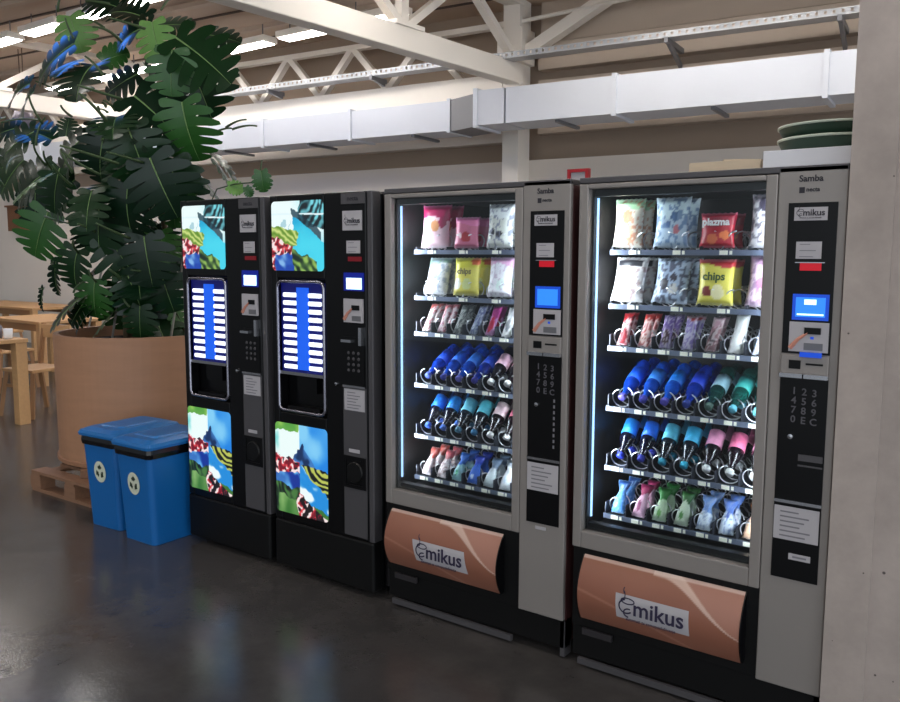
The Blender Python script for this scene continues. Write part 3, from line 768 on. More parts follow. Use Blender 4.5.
    for xx in (fx0, fx1):
        k = MB(); n_ = 16; pts = [(xx-.004 if xx == fx0 else xx, .012+bul(0, j/n_)-.002, fz0+(fz1-fz0)*j/n_) for j in range(n_+1)]
        k.v = []
        for p_ in pts: k.v += [(p_[0], p_[1], p_[2]), (p_[0], .03, p_[2]), (p_[0]+.004, p_[1], p_[2]), (p_[0]+.004, .03, p_[2])]
        for j in range(n_):
            q = j*4
            for f in ((q, q+1, q+5, q+4), (q+2, q+6, q+7, q+3), (q, q+4, q+6, q+2)): k.f.append(f); k.m.append(0)
        k.build('flap_end_cap', M_blk, r)
    # sticker on the flap
    sx0 = .205 if side == 'right' else .195; sx1 = sx0+.27; sz0, sz1 = .262, .352
    def ybul(z): return .012+bul(0, (z-fz0)/(fz1-fz0))
    k = MB()
    for j in range(7):
        za = sz0+(sz1-sz0)*j/6; sh = (j/6-.5)*(-.02 if side == 'left' else -.004)
        yy = ybul(za)-.0015
        k.v += [(sx0+sh, yy, za), (sx1+sh, yy, za)]
    for j in range(6): k.f.append((2*j, 2*j+1, 2*j+3, 2*j+2)); k.m.append(0)
    st = k.build('logo_sticker', M_paper, r)
    logo(st, (sx0+sx1)/2, ybul(.305)-.005, .308, .25, mat('navy_ink', (44, 38, 66), .6))
    # trays with coils
    for ri, z in enumerate(HZ):
        t = MB()
        t.box(T0-.005, T0+8*TP-.045, TY, .62, -.004, .002, 0)
        t.box(T0-.005, T0+8*TP-.045, TY-.003, TY, -.011, .008, 1)
        for q in range(0, 9):
            if ri > 1 or q % 2 == 0: t.box(T0+q*TP-.0015-(.02 if q == 8 else 0), T0+q*TP+.0015-(.02 if q == 8 else 0), TY+.004, .6, .002, .05 if ri > 1 else .02, 0)
        sh = t.build('shelf', [M_tray, mat('tray_lip', (100, 108, 128), .4, .3)], r, (0, 0, z))
        for q in range(8):
            xc = T0+(q+.5)*TP
            if ri < 2: xc = T0+(q//2+.5)*2*TP+(.038 if q % 2 else -.038)
            link('coil', COIL if (ri > 1 or q % 2) else COIL2, sh, (xc if q < 7 else xc-.008, TY+.012, .037))
            if ri > 1 or q % 2 == 0: link('price_tag', TAGM, sh, (xc+(.04 if ri < 2 else 0) if q < 7 else xc-.012, TY-.003, -.001))
        for ci, it in enumerate(rows[ri]):
            xc = T0+(ci+.5)*(2*TP if ri < 2 else TP)
            if ri > 1 and ci == 7: xc -= .008
            for deep in (0, 1): put_item(it, (X, 0, 0), xc, z+.002, side, ri, ci, deep, len(rows[ri]))
    return r
LEDP = 7.5
snack_machine(-.896, 'right', R_RIGHT)
snack_machine(-1.82, 'left', R_LEFT)

# ---------------------------------------------------------------- coffee machines
def warp(u, v, k, a=.06):
    return u+a*(vn(u*7, v*7, k)-.5)+a*.5*(vn(u*19, v*19, k+1)-.5), v+a*(vn(u*7+5, v*7, k+2)-.5)+a*.5*(vn(u*19+3, v*19, k+3)-.5)
def foliage(u, v, k, dark, light, ang=.6):
    s_ = math.sin((u*math.cos(ang)+v*math.sin(ang))*60+6*vn(u*5, v*5, k))
    return mixc(dark, light, smoothstep(.25, .8, .5*vn(u*13, v*13, k)+.35*(.5+.5*s_)+.1))
def cherries(u, v, k):
    n = vn(u*24, v*26, k); c = mixc((120, 14, 36), (214, 60, 70), smoothstep(.3, .5, n))
    return mixc(c, (246, 226, 226), smoothstep(.56, .66, n)) if vn(u*27+9, v*27, k+1) > .25 else [30, 26, 40]
def art_top(u0, v0):
    u, v = warp(u0, v0, 40)
    c = mixc((150, 224, 238), (236, 252, 252), smoothstep(.2, .7, vn(u*3, v*3, 1)+.3*(1-u)))
    if u < .35 and .55 < v < .75 and vn(u*16, v*9, 60) > .6: c = mixc(c, (110, 170, 190), .5)
    if u > .42+.2*vn(v*6, u*3, 61) and v > .62: c = foliage(u, v, 2, (6, 26, 34), (120, 214, 226), -.5)
    if v > .80 and abs(v0-.82+.02*u) < .012: c = [225, 245, 250]
    if u > .40 and v < .80-.62*(u-.38): c = mixc((6, 150, 205), (70, 214, 238), smoothstep(.1, .8, 1.2*(.75-v)+.4*vn(u*5, v*5, 4)))
    if u > .40 and 0 < v-(.80-.62*(u-.38)) < .12 and u < .95: c = mixc(c, (8, 40, 56), .75)
    if u < .50 and v < .66-.25*u and v > .34:
        s_ = math.sin(math.atan2(v-.2, u-.75)*46); c = mixc((96, 140, 40), (206, 222, 130), .5+.5*s_)
    if u < .44 and v < .52-.42*u: c = cherries(u, v, 8)
    if v < .24-.1*(u-.2) and .08 < u < .46: c = mixc((16, 66, 170), (130, 180, 232), smoothstep(.3, .75, vn(u*11+v*6, v*9, 9)))
    if v < .30-.35*(u-.42) and .42 < u < .86: c = foliage(u, v, 10, (6, 34, 22), (150, 190, 90), .9)
    return c
def art_low(u0, v0):
    u, v = warp(u0, v0, 50)
    c = mixc((26, 130, 225), (130, 205, 246), smoothstep(.25, .8, vn(u*4, v*4, 27)+.3*(v-.6)))
    if u0 < .47: c = mixc((110, 214, 210), (236, 252, 250), smoothstep(.2, .6, vn(u*5, v*6, 21)+.25*(.9-v)))
    if v > .92 and u < .45: c = mixc((70, 150, 60), (150, 200, 90), vn(u*9, v*9, 31))
    if v < .80-1.0*abs(u-.52): c = mixc((14, 44, 90), (60, 120, 190), smoothstep(.3, .7, vn(u*10, v*12, 22)))
    if u0 < .47 and v < .66-.12*u: c = cherries(u, v, 23)
    if u0 < .47 and v < .46+.1*(u-.3): c = mixc((14, 50, 150), (100, 180, 236), smoothstep(.3, .75, vn(u*9+v*5, v*8, 24)))
    if u0 < .5 and v < .33-.12*u: c = foliage(u, v, 25, (6, 20, 20), (70, 120, 60), .3)
    if u0 >= .47 and v < .56:
        d = math.hypot(u-.92, (v-.60)*1.5); c = mixc((10, 16, 16), (186, 196, 90), smoothstep(.3, .7, .5+.5*math.sin(d*62)))
    if u0 >= .47 and v < .58-.62*(u-.47): c = mixc((30, 140, 220), (238, 252, 255), smoothstep(.35, .6, vn(u*7+v*5, v*9, 28)))
    if v < .17-.12*(u-.3) and u > .05: c = mixc((50, 110, 44), (140, 184, 110), vn(u*8, v*8, 29))
    if u > .42 and v < .24-.40*(u-.42): c = cherries(u, v, 30) if vn(u*20, v*20, 33) > .45 else [24, 16, 22]
    return c
ART1 = print_panel(.345, .322, 130, 120, art_top, r=.022).mesh('upper_backlit_picture', M_art)
ART2 = print_panel(.355, .445, 120, 150, art_low, r=.022).mesh('lower_backlit_picture', M_art)

def coffee_machine(X, label):
    r = empty('coffee_vending_machine', (X, 0, 0)); tag(r, label, 'vending machine', 'coffee vending machines')
    Wd, Dp = .65, .73
    b = MB()
    b.box(0, Wd, .06, .08, .03, 1.82, 0)           # door back
    b.box(0, Wd, .1, Dp, .03, 1.83, 1)             # cabinet
    b.box(.04, Wd-.04, .078, .102, .05, 1.8, 0)
    for fx in (.03, .57):
        for fy in (.12, .65): b.box(fx, fx+.05, fy, fy+.05, 0, .03, 0)
    b.build('cabinet', [M_blk, M_dgry], r, bevel=.004)
    d = MB()
    d.box(0, .045, .0, .06, .262, 1.828); d.box(.362, .615, 0, .06, .262, 1.828); d.box(.045, .362, 0, .06, 1.44, 1.828); d.box(.045, .362, 0, .06, .262, .80)
    d.build('door', M_blk, r, bevel=.006)
    MB().box(0, Wd, -.005, .06, .03, .262).build('plinth', M_blk2, r, bevel=.01)
    MB().box(.617, .648, .004, .06, .262, 1.828).build('silver_edge_trim', M_sil2, r, bevel=.004)
    link('upper_backlit_picture', ART1, r, (.016, -.002, 1.478))
    link('lower_backlit_picture', ART2, r, (.012, -.002, .302))
    # rounded chrome frame of the dispensing window
    pts = []
    x0, x1, z0, z1, q = .05, .357, .812, 1.428, .03
    for cx, cz, a0 in ((x1-q, z1-q, 0), (x0+q, z1-q, PI/2), (x0+q, z0+q, PI), (x1-q, z0+q, 1.5*PI)):
        for i in range(6): a = a0+i*PI/10; pts.append((cx+q*math.cos(a), -.004, cz+q*math.sin(a)))
    pts.append(pts[0])
    MB().tube(pts, .008, 6, caps=False).build('chrome_window_frame', mat('frame_metal', (150, 148, 160), .25, .9), r, smooth=True)
    MB().box(.058, .35, .012, .06, 1.0, 1.42).build('selection_panel', M_dblu, r)
    MB().box(.17, .245, .004, .012, 1.012, 1.4).build('blue_centre_band', M_blu, r)
    MB().box(.056, .352, -.002, .012, .985, 1.0).build('chrome_sill', M_chrome, r)
    for i in range(10):
        z = 1.022+i*.0378
        for xa, xb in ((.078, .168), (.247, .332)):
            k = MB(); k.box(xa, xb, .001, .012, z-.0085, z+.0125); k.build('selection_button', M_btn, r, bevel=.006)
    c = MB(); c.box(.14, .27, .03, .06, .90, .985); c.box(.09, .31, .01, .06, .82, .832); c.build('cup_spout', M_blk, r)
    # control strip
    xa, xb = .475, .60
    MB().box(.47, .612, -.003, 0, 1.775, 1.822).build('brand_plate', M_sil2, r)
    text('lettering', 'necta', .03, M_ink, r, (.54, -.004, 1.798))
    s = MB(); s.box(xa+.004, xb-.006, -.004, 0, 1.66, 1.745); s = s.build('logo_sticker', M_paper, r)
    logo(s, .537, -.005, 1.7, .1, M_ink, sub=True)
    lines_sticker(r, .50, .582, 1.56, 1.615, -.001, 3, 'price_sticker')
    MB().box(.51, .59, -.004, 0, 1.525, 1.545).build('note_slot', mat('dim_red_led', (90, 14, 24), .3, emit=.12, emit_rgb=(200, 20, 40)), r)
    MB().box(.482, .602, -.003, 0, 1.395, 1.475).build('display_frame', mat('navy_glow', (10, 20, 90), .3, emit=.22, emit_rgb=(10, 50, 230)), r)
    MB().box(.50, .59, -.006, -.003, 1.402, 1.452).build('display', M_scrw, r)
    s = MB(); s.box(.484, .598, -.008, 0, 1.255, 1.36); s = s.build('card_reader', M_paper, r)
    MB().box(.535, .58, -.012, -.008, 1.31, 1.332).build('card_slot', M_blk, s); MB().box(.535, .588, -.0095, -.008, 1.262, 1.285).build('reader_screen', M_galvd, s)
    MB().tube([(.49, -.009, 1.268), (.51, -.009, 1.295), (.54, -.009, 1.318)], [.009, .007, .004], 6).build('pointing_hand_print', mat('skin_print', (196, 132, 112)), s)
    MB().box(.47, .53, -.014, 0, 1.165, 1.177).build('coin_lever', M_chrome, r)
    MB().box(.582, .598, -.02, 0, 1.155, 1.235).build('coin_return_lever', M_chrome, r)
    for ci in range(3):
        for ri in range(4):
            MB().lathe([(.0, -.006), (.007, -.005), (.008, 0)], 10, (.507+ci*.03, 0, 1.118-ri*.026), 'y').build('keypad_button', M_sil2, r)
    MB().box(.478, .60, -.002, 0, .968, 1.19).build('keypad_panel', M_blk, r)
    MB().box(.472, .612, -.003, 0, .275, .962).build('grey_lower_panel', M_sil2, r)
    MB().box(.474, .608, -.009, -.003, .962, .972).build('chrome_strip', M_chrome, r)
    lines_sticker(r, .48, .603, .858, .955, -.0035, 6, 'notice')
    o = MB().box(.505, .57, -.0045, -.003, .665, .681).build('small_sticker', M_paper, r)
    k = MB(); k.box(.472, .488, -.008, -.003, .50, .648); k.box(.592, .608, -.008, -.003, .50, .648); k.box(.488, .592, -.008, -.003, .632, .648); k.box(.488, .592, -.008, -.003, .50, .516); k.box(.488, .592, -.0045, -.003, .516, .632)
    k.build('coin_return_cup', M_blk, r, bevel=.002)
    MB().lathe([(.045, -.012), (.05, -.006), (.05, -.004)], 24, (.54, 0, .574), 'y').build('coin_return_bowl', M_blk2, r, smooth=False)
    MB().lathe([(.0, -.01), (.008, -.008), (.009, 0)], 12, (.43, 0, .97), 'y').build('key_lock', M_chrome, r)
    # upper right hinge profile
    MB().box(.652, .656, .08, .4, .9, 1.8).build('side_grille', M_dgry, r)
coffee_machine(-3.23, 'black coffee vending machine with backlit pictures next to the blue recycling bins')
coffee_machine(-2.54, 'black coffee vending machine with backlit pictures beside the silver snack machine')

# ---------------------------------------------------------------- things on top of the right machine
e = MB().box(-.27, .2, 0, .42, 0, .062).build('white_box', mat('white_card', (222, 222, 228), .6), None, (-.05, .08, 1.831), bevel=.003)
e.location = (-.052, .10, 1.8305)
me_ = MB().box(-.235, .058, 0, .42, 0, .062).mesh('white_box', mat('white_card', (222, 222, 228))); e.data = me_
tag(e, 'flat white box lying on top of the nearest snack machine under green bowls', 'box')
M_gbowl = mat('green_enamel', (50, 74, 60), .4); M_rim = mat('pale_rim', (196, 206, 190), .4)
bw = MB().lathe([(.14, 0), (.155, .004), (.168, .03), (.172, .038), (.176, .038), (.176, .046), (.168, .046), (.15, .014), (.02, .010)], 40, mis=[0, 0, 0, 1, 1, 1, 0, 0]).mesh('green_bowl', [M_gbowl, M_rim], True)
for i, t_ in enumerate(('lower', 'upper')):
    o = link('green_bowl', bw, None, (-.118, .30, 1.893+i*.042)); tag(o, 'dark green shallow bowl with pale rim, %s one stacked on the white box' % t_, 'bowl', 'green bowls on the white box')
m = MB(); m.box(-.12, .12, -.1, .1, 0, .04); m.bar((-.03, -.02, .046), (.06, .02, .046), .03, .014)
tag(m.build('wooden_board', mat('pale_wood', (206, 186, 160), .6, noise=.15, nscale=12, aniso=(1, 6, 6)), None, (-.42, .22, 1.831)), 'pale wooden board lying on the nearest snack machine beside the white box', 'board')
e = empty('red_framed_sign', (-.99, .16, 1.831)); tag(e, 'small red-framed sign standing on the left snack machine beside the nearest one', 'sign')
M_rf = mat('red_plastic', (170, 30, 40), .4)
m = MB(); m.box(-.045, -.032, 0, .02, 0, .05); m.box(.032, .045, 0, .02, 0, .05); m.box(-.032, .032, 0, .02, .038, .05); m.build('frame', M_rf, e)
MB().box(-.032, .032, .008, .014, 0, .038).build('sheet', M_paper, e)

# ---------------------------------------------------------------- recycling bins
M_bin = mat('blue_bin_plastic', (14, 98, 168), .42, noise=.05, nscale=4); M_binl = mat('blue_lid_plastic', (20, 104, 172), .4); M_bag = mat('black_bag_film', (12, 12, 16), .25)
def rbin(X, Y, rz, label):
    r = empty('recycling_bin', (X, Y, 0), rz); tag(r, label, 'recycling bin', 'blue recycling bins')
    H = .535; w0, w1, d0, d1 = .268, .30, .375, .43
    def loop(w_, d_, z, q=.03):
        o = []
        for cx, cy, a0 in ((w_/2-q, d_/2-q, 0), (-w_/2+q, d_/2-q, PI/2), (-w_/2+q, -d_/2+q, PI), (w_/2-q, -d_/2+q, 1.5*PI)):
            for i in range(5): a = a0+i*PI/8; o.append((cx+q*math.cos(a), cy+q*math.sin(a), z))
        return o
    def loft(b, loops, mi=0, cap=True):
        n0 = len(b.v); n = len(loops[0])
        for l in loops: b.v += l
        for i in range(len(loops)-1):
            for k in range(n): q = n0+i*n; b.f.append((q+k, q+(k+1) % n, q+n+(k+1) % n, q+n+k)); b.m.append(mi)
        if cap:
            b.f.append(tuple(n0+k for k in reversed(range(n)))); b.m.append(mi); q = n0+(len(loops)-1)*n; b.f.append(tuple(q+k for k in range(n))); b.m.append(mi)
    b = MB(); loft(b, [loop(w0, d0, 0), loop(w0+(w1-w0)*.5, d0+(d1-d0)*.5, H*.5), loop(w1, d1, H-.03)]); b.build('body', M_bin, r, smooth=False, bevel=.004)
    b = MB(); loft(b, [loop(w1+.012, d1+.012, H-.055), loop(w1+.02, d1+.02, H-.03), loop(w1+.01, d1+.01, H-.004)]); b.build('bin_bag', M_bag, r)
    b = MB(); loft(b, [loop(w1+.035, d1+.035, H-.004), loop(w1+.04, d1+.04, H+.01), loop(w1+.02, d1+.02, H+.026), loop(w1-.05, d1-.06, H+.04)]); lid = b.build('lid', M_binl, r)
    b = MB(); loft(b, [loop(w1-.10, d1-.16, H+.04), loop(w1-.12, d1-.18, H+.048)]); b.build('lid_panel', M_binl, lid)
    # emblem on the front
    zc = .33; yy = -(d0+(d1-d0)*zc/H)/2; tilt = -math.atan((d1-d0)/2/H)
    s = empty('recycling_emblem', (0, yy-.004, zc), 0, r); s.rotation_euler = (-tilt, 0, 0)
    n = 28; b = MB(); b.v = [(0, 0, 0)]+[(.052*math.cos(2*PI*i/n), 0, .062*math.sin(2*PI*i/n)) for i in range(n)]; b.f = [(0, 1+i, 1+(i+1) % n) for i in range(n)]; b.m = [0]*n
    b.build('badge', mat('badge_cream', (214, 218, 196), .5), s)
    b = MB()
    for k in range(3):
        a = PI/2+k*2*PI/3
        def P_(rr, da): return Vector((rr*math.cos(a+da), -.0015, rr*1.15*math.sin(a+da)))
        q = [P_(.030, .62), P_(.034, -.05), P_(.018, -.12), P_(.014, .62)]
        n0 = len(b.v); b.v += [tuple(p) for p in q]; b.f.append((n0, n0+1, n0+2, n0+3)[::-1]); b.m.append(0)
        h = [P_(.040, -.0), P_(.030, -.75), P_(.010, -.1)]
        n0 = len(b.v); b.v += [tuple(p) for p in h]; b.f.append((n0, n0+1, n0+2)[::-1]); b.m.append(0)
    b.build('arrows', mat('badge_dark_green', (40, 56, 40), .5), s)
rbin(-3.80, .02, .07, 'blue recycling bin with black bag rim, standing in front of the big round planter')
rbin(-3.425, -.005, .03, 'blue recycling bin with black bag rim, standing against the black coffee machine')

# ---------------------------------------------------------------- pallet + planter
M_pal = mat('rough_pallet_wood', (134, 98, 74), .75, noise=.25, nscale=9, aniso=(1, 8, 8))
PC = Vector((-4.56, .62, 0))
e = empty('wooden_pallet', (-4.44, .53, 0), .02); tag(e, 'rough brown wooden pallet on the concrete floor under the round planter', 'pallet')
for sx in (-.47, 0., .47):
    for sy in (-.5, 0, .5): MB().box(sx*.86-.06, sx*.86+.06, sy-.05, sy+.05, .02, .1).build('block', M_pal, e)
for sy in (-.5, 0, .5): MB().box(-.45, .45, sy-.05, sy+.05, 0, .02).build('bottom_board', M_pal, e)
for sx in (-.4, 0, .4): MB().box(sx-.05, sx+.05, -.55, .55, .1, .118).build('stringer', M_pal, e)
for k in range(6): MB().box(-.45, .45, -.55+k*.2-.0, -.55+k*.2+.10, .118, .136).build('deck_board', M_pal, e)
M_plant = mat('birch_plywood', (168, 124, 94), .55, noise=.13, nscale=3.5, aniso=(1, 1, 7))
e = empty('round_planter', (PC.x, PC.y, .194)); tag(e, 'large round plywood planter holding the leafy plant behind the blue bins', 'planter')
m = MB(); m.lathe([(.545, 0), (.55, .03), (.555, .82), (.555, .835), (.52, .835), (.517, .74)], 64); m.build('drum', M_plant, e, smooth=False)
MB().lathe([(.55, .0), (.562, .005), (.562, .03), (.55, .035)], 64).build('base_band', mat('band_wood', (150, 108, 80), .6), e)
MB().lathe([(.516, .72), (.515, .76), (.2, .78), (.02, .785)], 40).build('soil', mat('dark_soil', (38, 28, 22), .95, bump=.8, nscale=30), e)
m = MB().box(-.4, .4, -.4, .4, 0, .055)
o = tag(m.build('base_board', M_pal, None, (-4.5, .6, .137), bevel=.004), 'thick square wooden board between the pallet and the round planter, turned corner-wise', 'board'); o.rotation_euler = (0, 0, -.62)

# ---------------------------------------------------------------- the plant
M_lf = [mat('leaf_dark', (18, 48, 22), .32, coat=.06, noise=.25, nscale=6, spec=.25), mat('leaf_deep', (10, 36, 20), .3, coat=.08, noise=.25, nscale=6, spec=.25), mat('leaf_mid', (42, 88, 34), .38, coat=.1, noise=.2, nscale=6, spec=.4), mat('leaf_pale', (98, 142, 66), .42, noise=.15, nscale=6, spec=.4)]
M_rib = mat('leaf_rib', (110, 140, 84), .5); M_pet = mat('petiole_green', (58, 78, 44), .5); M_trunk = mat('stem_brown', (70, 58, 40), .8, noise=.3, nscale=20)
def leaf_mesh(mi, n=8, slit=.55, seed=0, fold=.25, droop=.5):
    rr = random.Random(seed); b = MB()
    def curve(x, y):          # lateral x, along y -> 3d
        z = abs(x)*fold - droop*y*y*.45 - .35*abs(x)**2
        return (x, y*(1-.12*y*droop), z)
    def width(t): return .56*(math.sin(PI*min(1, (t+.14)/1.14))**.62)*(1-.25*t)
    for sd in (-1, 1):
        for k in range(n):
            t0 = -.10+1.10*k/n; t1 = -.10+1.10*(k+1)/n
            cut = slit*(.8+.4*rr.random()) if k < n-1 else .3
            rows = []
            for j in range(8):
                u = j/7; tt0, tt1 = t0, t1
                if u > .36:
                    g = (u-.36)/.64; sh = min(.22, cut*.135*(g**.45)); tt0 = t0+(t1-t0)*sh; tt1 = t1-(t1-t0)*sh
                    if u > .8: mid = (tt0+tt1)/2; kk = .8 if u < .93 else .38; tt0 = mid+(tt0-mid)*kk; tt1 = mid+(tt1-mid)*kk
                row = []
                for tt in (tt0, (tt0+tt1)/2, tt1):
                    tc = max(0., min(1., tt)); w_ = width(tc)
                    fwd = .16+.30*tc
                    x = sd*u*w_; y = tc*(1 if u < .02 else 1)+u*fwd*(1-.35*tc)*w_*1.2 - (u*.22*max(0, .3-tc)) + (tt-tc)*(0 if u < .01 else 1.5*u)
                    row.append(curve(x, min(y, 1.06)))
                rows.append(row)
            n0 = len(b.v)
            for row in rows: b.v += row
            for j in range(7):
                for q in range(2):
                    a = n0+j*3+q; fa = (a, a+3, a+4, a+1)
                    b.f.append(fa if sd < 0 else fa[::-1]); b.m.append(0)
    pts = [curve(0, t/10) for t in range(0, 11)]
    b.tube([(p[0], p[1], p[2]+.006) for p in pts], [.012-.001*i for i in range(11)], 5, mi=1)
    return b.mesh('leaf', [M_lf[mi], M_rib], True)
LV = {}
for mi in range(4):
    for v in range(3): LV[(mi, v)] = leaf_mesh(mi, n=(6, 7, 6)[v], slit=(1.0, 1.1, .85)[v], seed=v*5+mi, fold=(.18, .3, .1)[v], droop=(.5, .8, .3)[v])
HEART = [leaf_mesh(mi, n=6, slit=.05, seed=3, fold=.3, droop=.4) for mi in range(4)]
pl = empty('monstera_plant', (PC.x, PC.y, .978)); tag(pl, 'tall split-leaf plant growing from the round plywood planter', 'plant')
PLc = Vector(pl.location)
stem_pts = []
for k, (dx, dy, top, bend) in enumerate(((0, 0, 1.35, .1), (.14, .06, 1.1, .18), (-.14, .02, .9, -.22), (.05, -.12, 1.55, .12), (-.05, .12, 1.2, -.1))):
    pts = [Vector((dx+bend*(i/8)**1.6+.02*math.sin(i*1.7+k), dy+.03*math.cos(i*1.3+k), top*i/8-.02)) for i in range(9)]
    stem_pts += pts[2:]
    MB().tube(pts, [.024-.0012*i for i in range(9)], 8).build('stem', M_trunk, pl, smooth=True)
def add_leaf(base, tipdir, normal, size, mi, v, src=None, heart=False, wid=1.22):
    """base: world point where the blade meets its stalk"""
    base = Vector(base)-PLc; y = Vector(tipdir).normalized(); z = Vector(normal); z = (z-y*z.dot(y)).normalized(); x = y.cross(z)
    me = HEART[mi] if heart else LV[(mi, v)]
    o = link('leaf', me, pl)
    s = size
    o.matrix_local = Matrix(((x.x*s*wid, y.x*s, z.x*s, base.x), (x.y*s*wid, y.y*s, z.y*s, base.y), (x.z*s*wid, y.z*s, z.z*s, base.z), (0, 0, 0, 1)))
    if src is None:
        src = min(stem_pts, key=lambda p: (p-base).length + abs((base.z-p.z)-.5)*.9)
    src = Vector(src); mid = (src+base)/2+Vector((0, 0, .12*(base-src).length)) - y*.05
    pts = [src*(1-t)**2+mid*2*t*(1-t)+base*t*t for t in [i/8 for i in range(9)]]
    inv = o.matrix_local.inverted()
    m = MB().tube([inv @ p for p in pts], [(.0085-.0004*i)/s for i in range(9)], 6)
    m.build('petiole', M_pet, o, smooth=True)
    return o
def img_leaf(px, py, Y, ang, size, mi, v=0, facing=.55, up=.5, back=0., heart=False, wid=1.22, src=None):
    """ang: direction of the tip as seen in the view, degrees, 0 right, 90 up; back: how far the tip leans away"""
    a = math.radians(ang); P_ = atY(px, py, Y); size *= (.82 if size > .3 else 1)
    tip = R*math.cos(a)+Vector((0, 0, 1))*math.sin(a)+Vector((F.x, F.y, 0)).normalized()*back
    nrm = -Vector((F.x, F.y, 0)).normalized()*facing+Vector((0, 0, 1))*up+R*(rnd.random()-.5)*.4
    return add_leaf(P_, tip, nrm, size, mi, v, heart=heart, wid=wid, src=src)
# the leaves one can tell apart in the crown
KEY = [
 (70, 16, .75, -75, .27, 3, 2, .8, .3, .0), (74, 44, .55, 207, .50, 0, 0, .62, .75, .1), (30, 84, .6, 200, .34, 0, 1, .6, .8, .1), (24, 160, .8, 222, .48, 0, 0, .7, .5, .0), (50, 172, .6, 203, .5, 1, 1, .7, .6, .0), (36, 186, .75, 262, .42, 1, 2, .8, .4, .0), (18, 128, .9, 190, .36, 1, 0, .6, .6, .0), (120, 8, .8, 160, .34, 1, 0, .6, .5, .0), (34, 92, .9, 215, .34, 0, 1, .5, .7, .2),
 (150, 26, .75, 192, .38, 1, 1, .6, .6, .0), (152, 22, .5, -82, .24, 3, 2, .8, .2, .0), (158, 26, .6, 8, .24, 0, 2, .5, .6, .0), (145, 18, .8, 155, .38, 1, 1, .5, .6, .0),
 (176, 38, .55, -33, .52, 0, 0, .7, .5, .0), (182, 52, .75, -62, .56, 0, 1, .8, .4, .0), (172, 50, .5, -95, .34, 2, 2, .8, .3, .0), (200, 34, .9, -5, .34, 1, 2, .5, .6, .0),
 (138, 74, .7, 205, .28, 1, 2, .6, .5, .0), (134, 96, .35, -38, .52, 1, 0, .7, .6, .0), (182, 102, .5, -84, .46, 2, 1, .8, .3, .0),
 (128, 128, .25, -70, .42, 0, 1, .8, .5, .0), (82, 138, .4, 222, .42, 1, 0, .6, .8, .1), (104, 136, .35, 252, .40, 1, 1, .6, .8, .0), (66, 136, .6, 80, .14, 0, 2, .8, .4, .0),
 (34, 132, .7, 205, .42, 0, 0, .7, .6, .0), (52, 140, .8, 150, .30, 0, 1, .5, .7, .0), (12, 150, .9, 235, .40, 0, 2, .7, .5, .0), (48, 212, .45, 243, .46, 2, 0, .85, .35, .0),
 (75, 180, .4, 218, .44, 0, 1, .7, .6, .0), (60, 168, .3, 250, .4, 0, 0, .8, .5, .0), (100, 196, .25, 262, .46, 0, 2, .8, .5, .0), (150, 158, .3, -70, .48, 1, 0, .8, .4, .0),
 (170, 160, .5, -80, .42, 0, 2, .8, .4, .0), (128, 186, .3, -100, .45, 1, 1, .8, .4, .0), (176, 182, .55, -98, .36, 2, 2, .7, .4, .0),
 (108, 236, .3, -60, .40, 0, 0, .8, .4, .0), (78, 250, .35, -110, .38, 0, 1, .8, .4, .0), (144, 236, .35, -85, .4, 1, 2, .8, .4, .0), (95, 280, .35, -100, .33, 2, 0, .8, .4, .0),
 (128, 276, .35, -70, .32, 0, 1, .8, .4, .0), (160, 270, .5, -75, .30, 0, 0, .8, .4, .0), (86, 300, .35, 230, .22, 0, 2, .7, .6, .0), (140, 306, .4, -95, .22, 0, 2, .8, .4, .0),
]
for (px, py, Y, a, s, mi, v, fa, up, bk) in KEY: img_leaf(px, py, Y, a, s, mi, v, fa, up, bk)
img_leaf(102, 62, .6, 25, .20, 2, 0, .8, .4, 0, heart=True)
img_leaf(56, 262, .5, 255, .36, 1, 1, .6, .3, .1, wid=.38)     # shrivelled leaf hanging down
img_leaf(44, 288, .5, 245, .22, 1, 1, .6, .3, .1, wid=.3)
# inner foliage
nf = 0
while nf < 54:
    z_ = rnd.uniform(.12, 1.95); ang = rnd.uniform(0, 2*PI); rad = rnd.uniform(.08, .46)*(.8+.5*min(1, z_/1.2))
    if z_ > 1.5 and rnd.random() < .6: continue
    b_ = Vector((math.cos(ang)*rad-.03, math.sin(ang)*rad*.9, z_))+PLc
    if b_.x > -3.85 and b_.z < 1.95: continue
    out = Vector((math.cos(ang), math.sin(ang), 0))
    sz = rnd.uniform(.22, .34)
    tip = out*rnd.uniform(.3, 1.)+Vector((0, 0, rnd.uniform(-1., -.2)))
    end = b_+tip.normalized()*sz
    if end.x > -3.7 and end.z < 1.95: continue
    add_leaf(b_, tip, out*.5+Vector((0, -.2, rnd.uniform(.4, 1.))), sz, rnd.choice((0, 0, 1, 1, 2)), rnd.randrange(3)); nf += 1
for (px, py, Y, px2, py2) in ((112, 342, .5, 118, 300), (170, 345, .62, 186, 240), (88, 340, .7, 106, 250)):
    a_ = atY(px, py, Y)-PLc; b_ = atY(px2, py2, Y+.05)-PLc; a_.z = -.02
    MB().tube([a_, b_], .009, 6).build('support_stake', mat('grey_stake', (150, 148, 140), .5), pl)

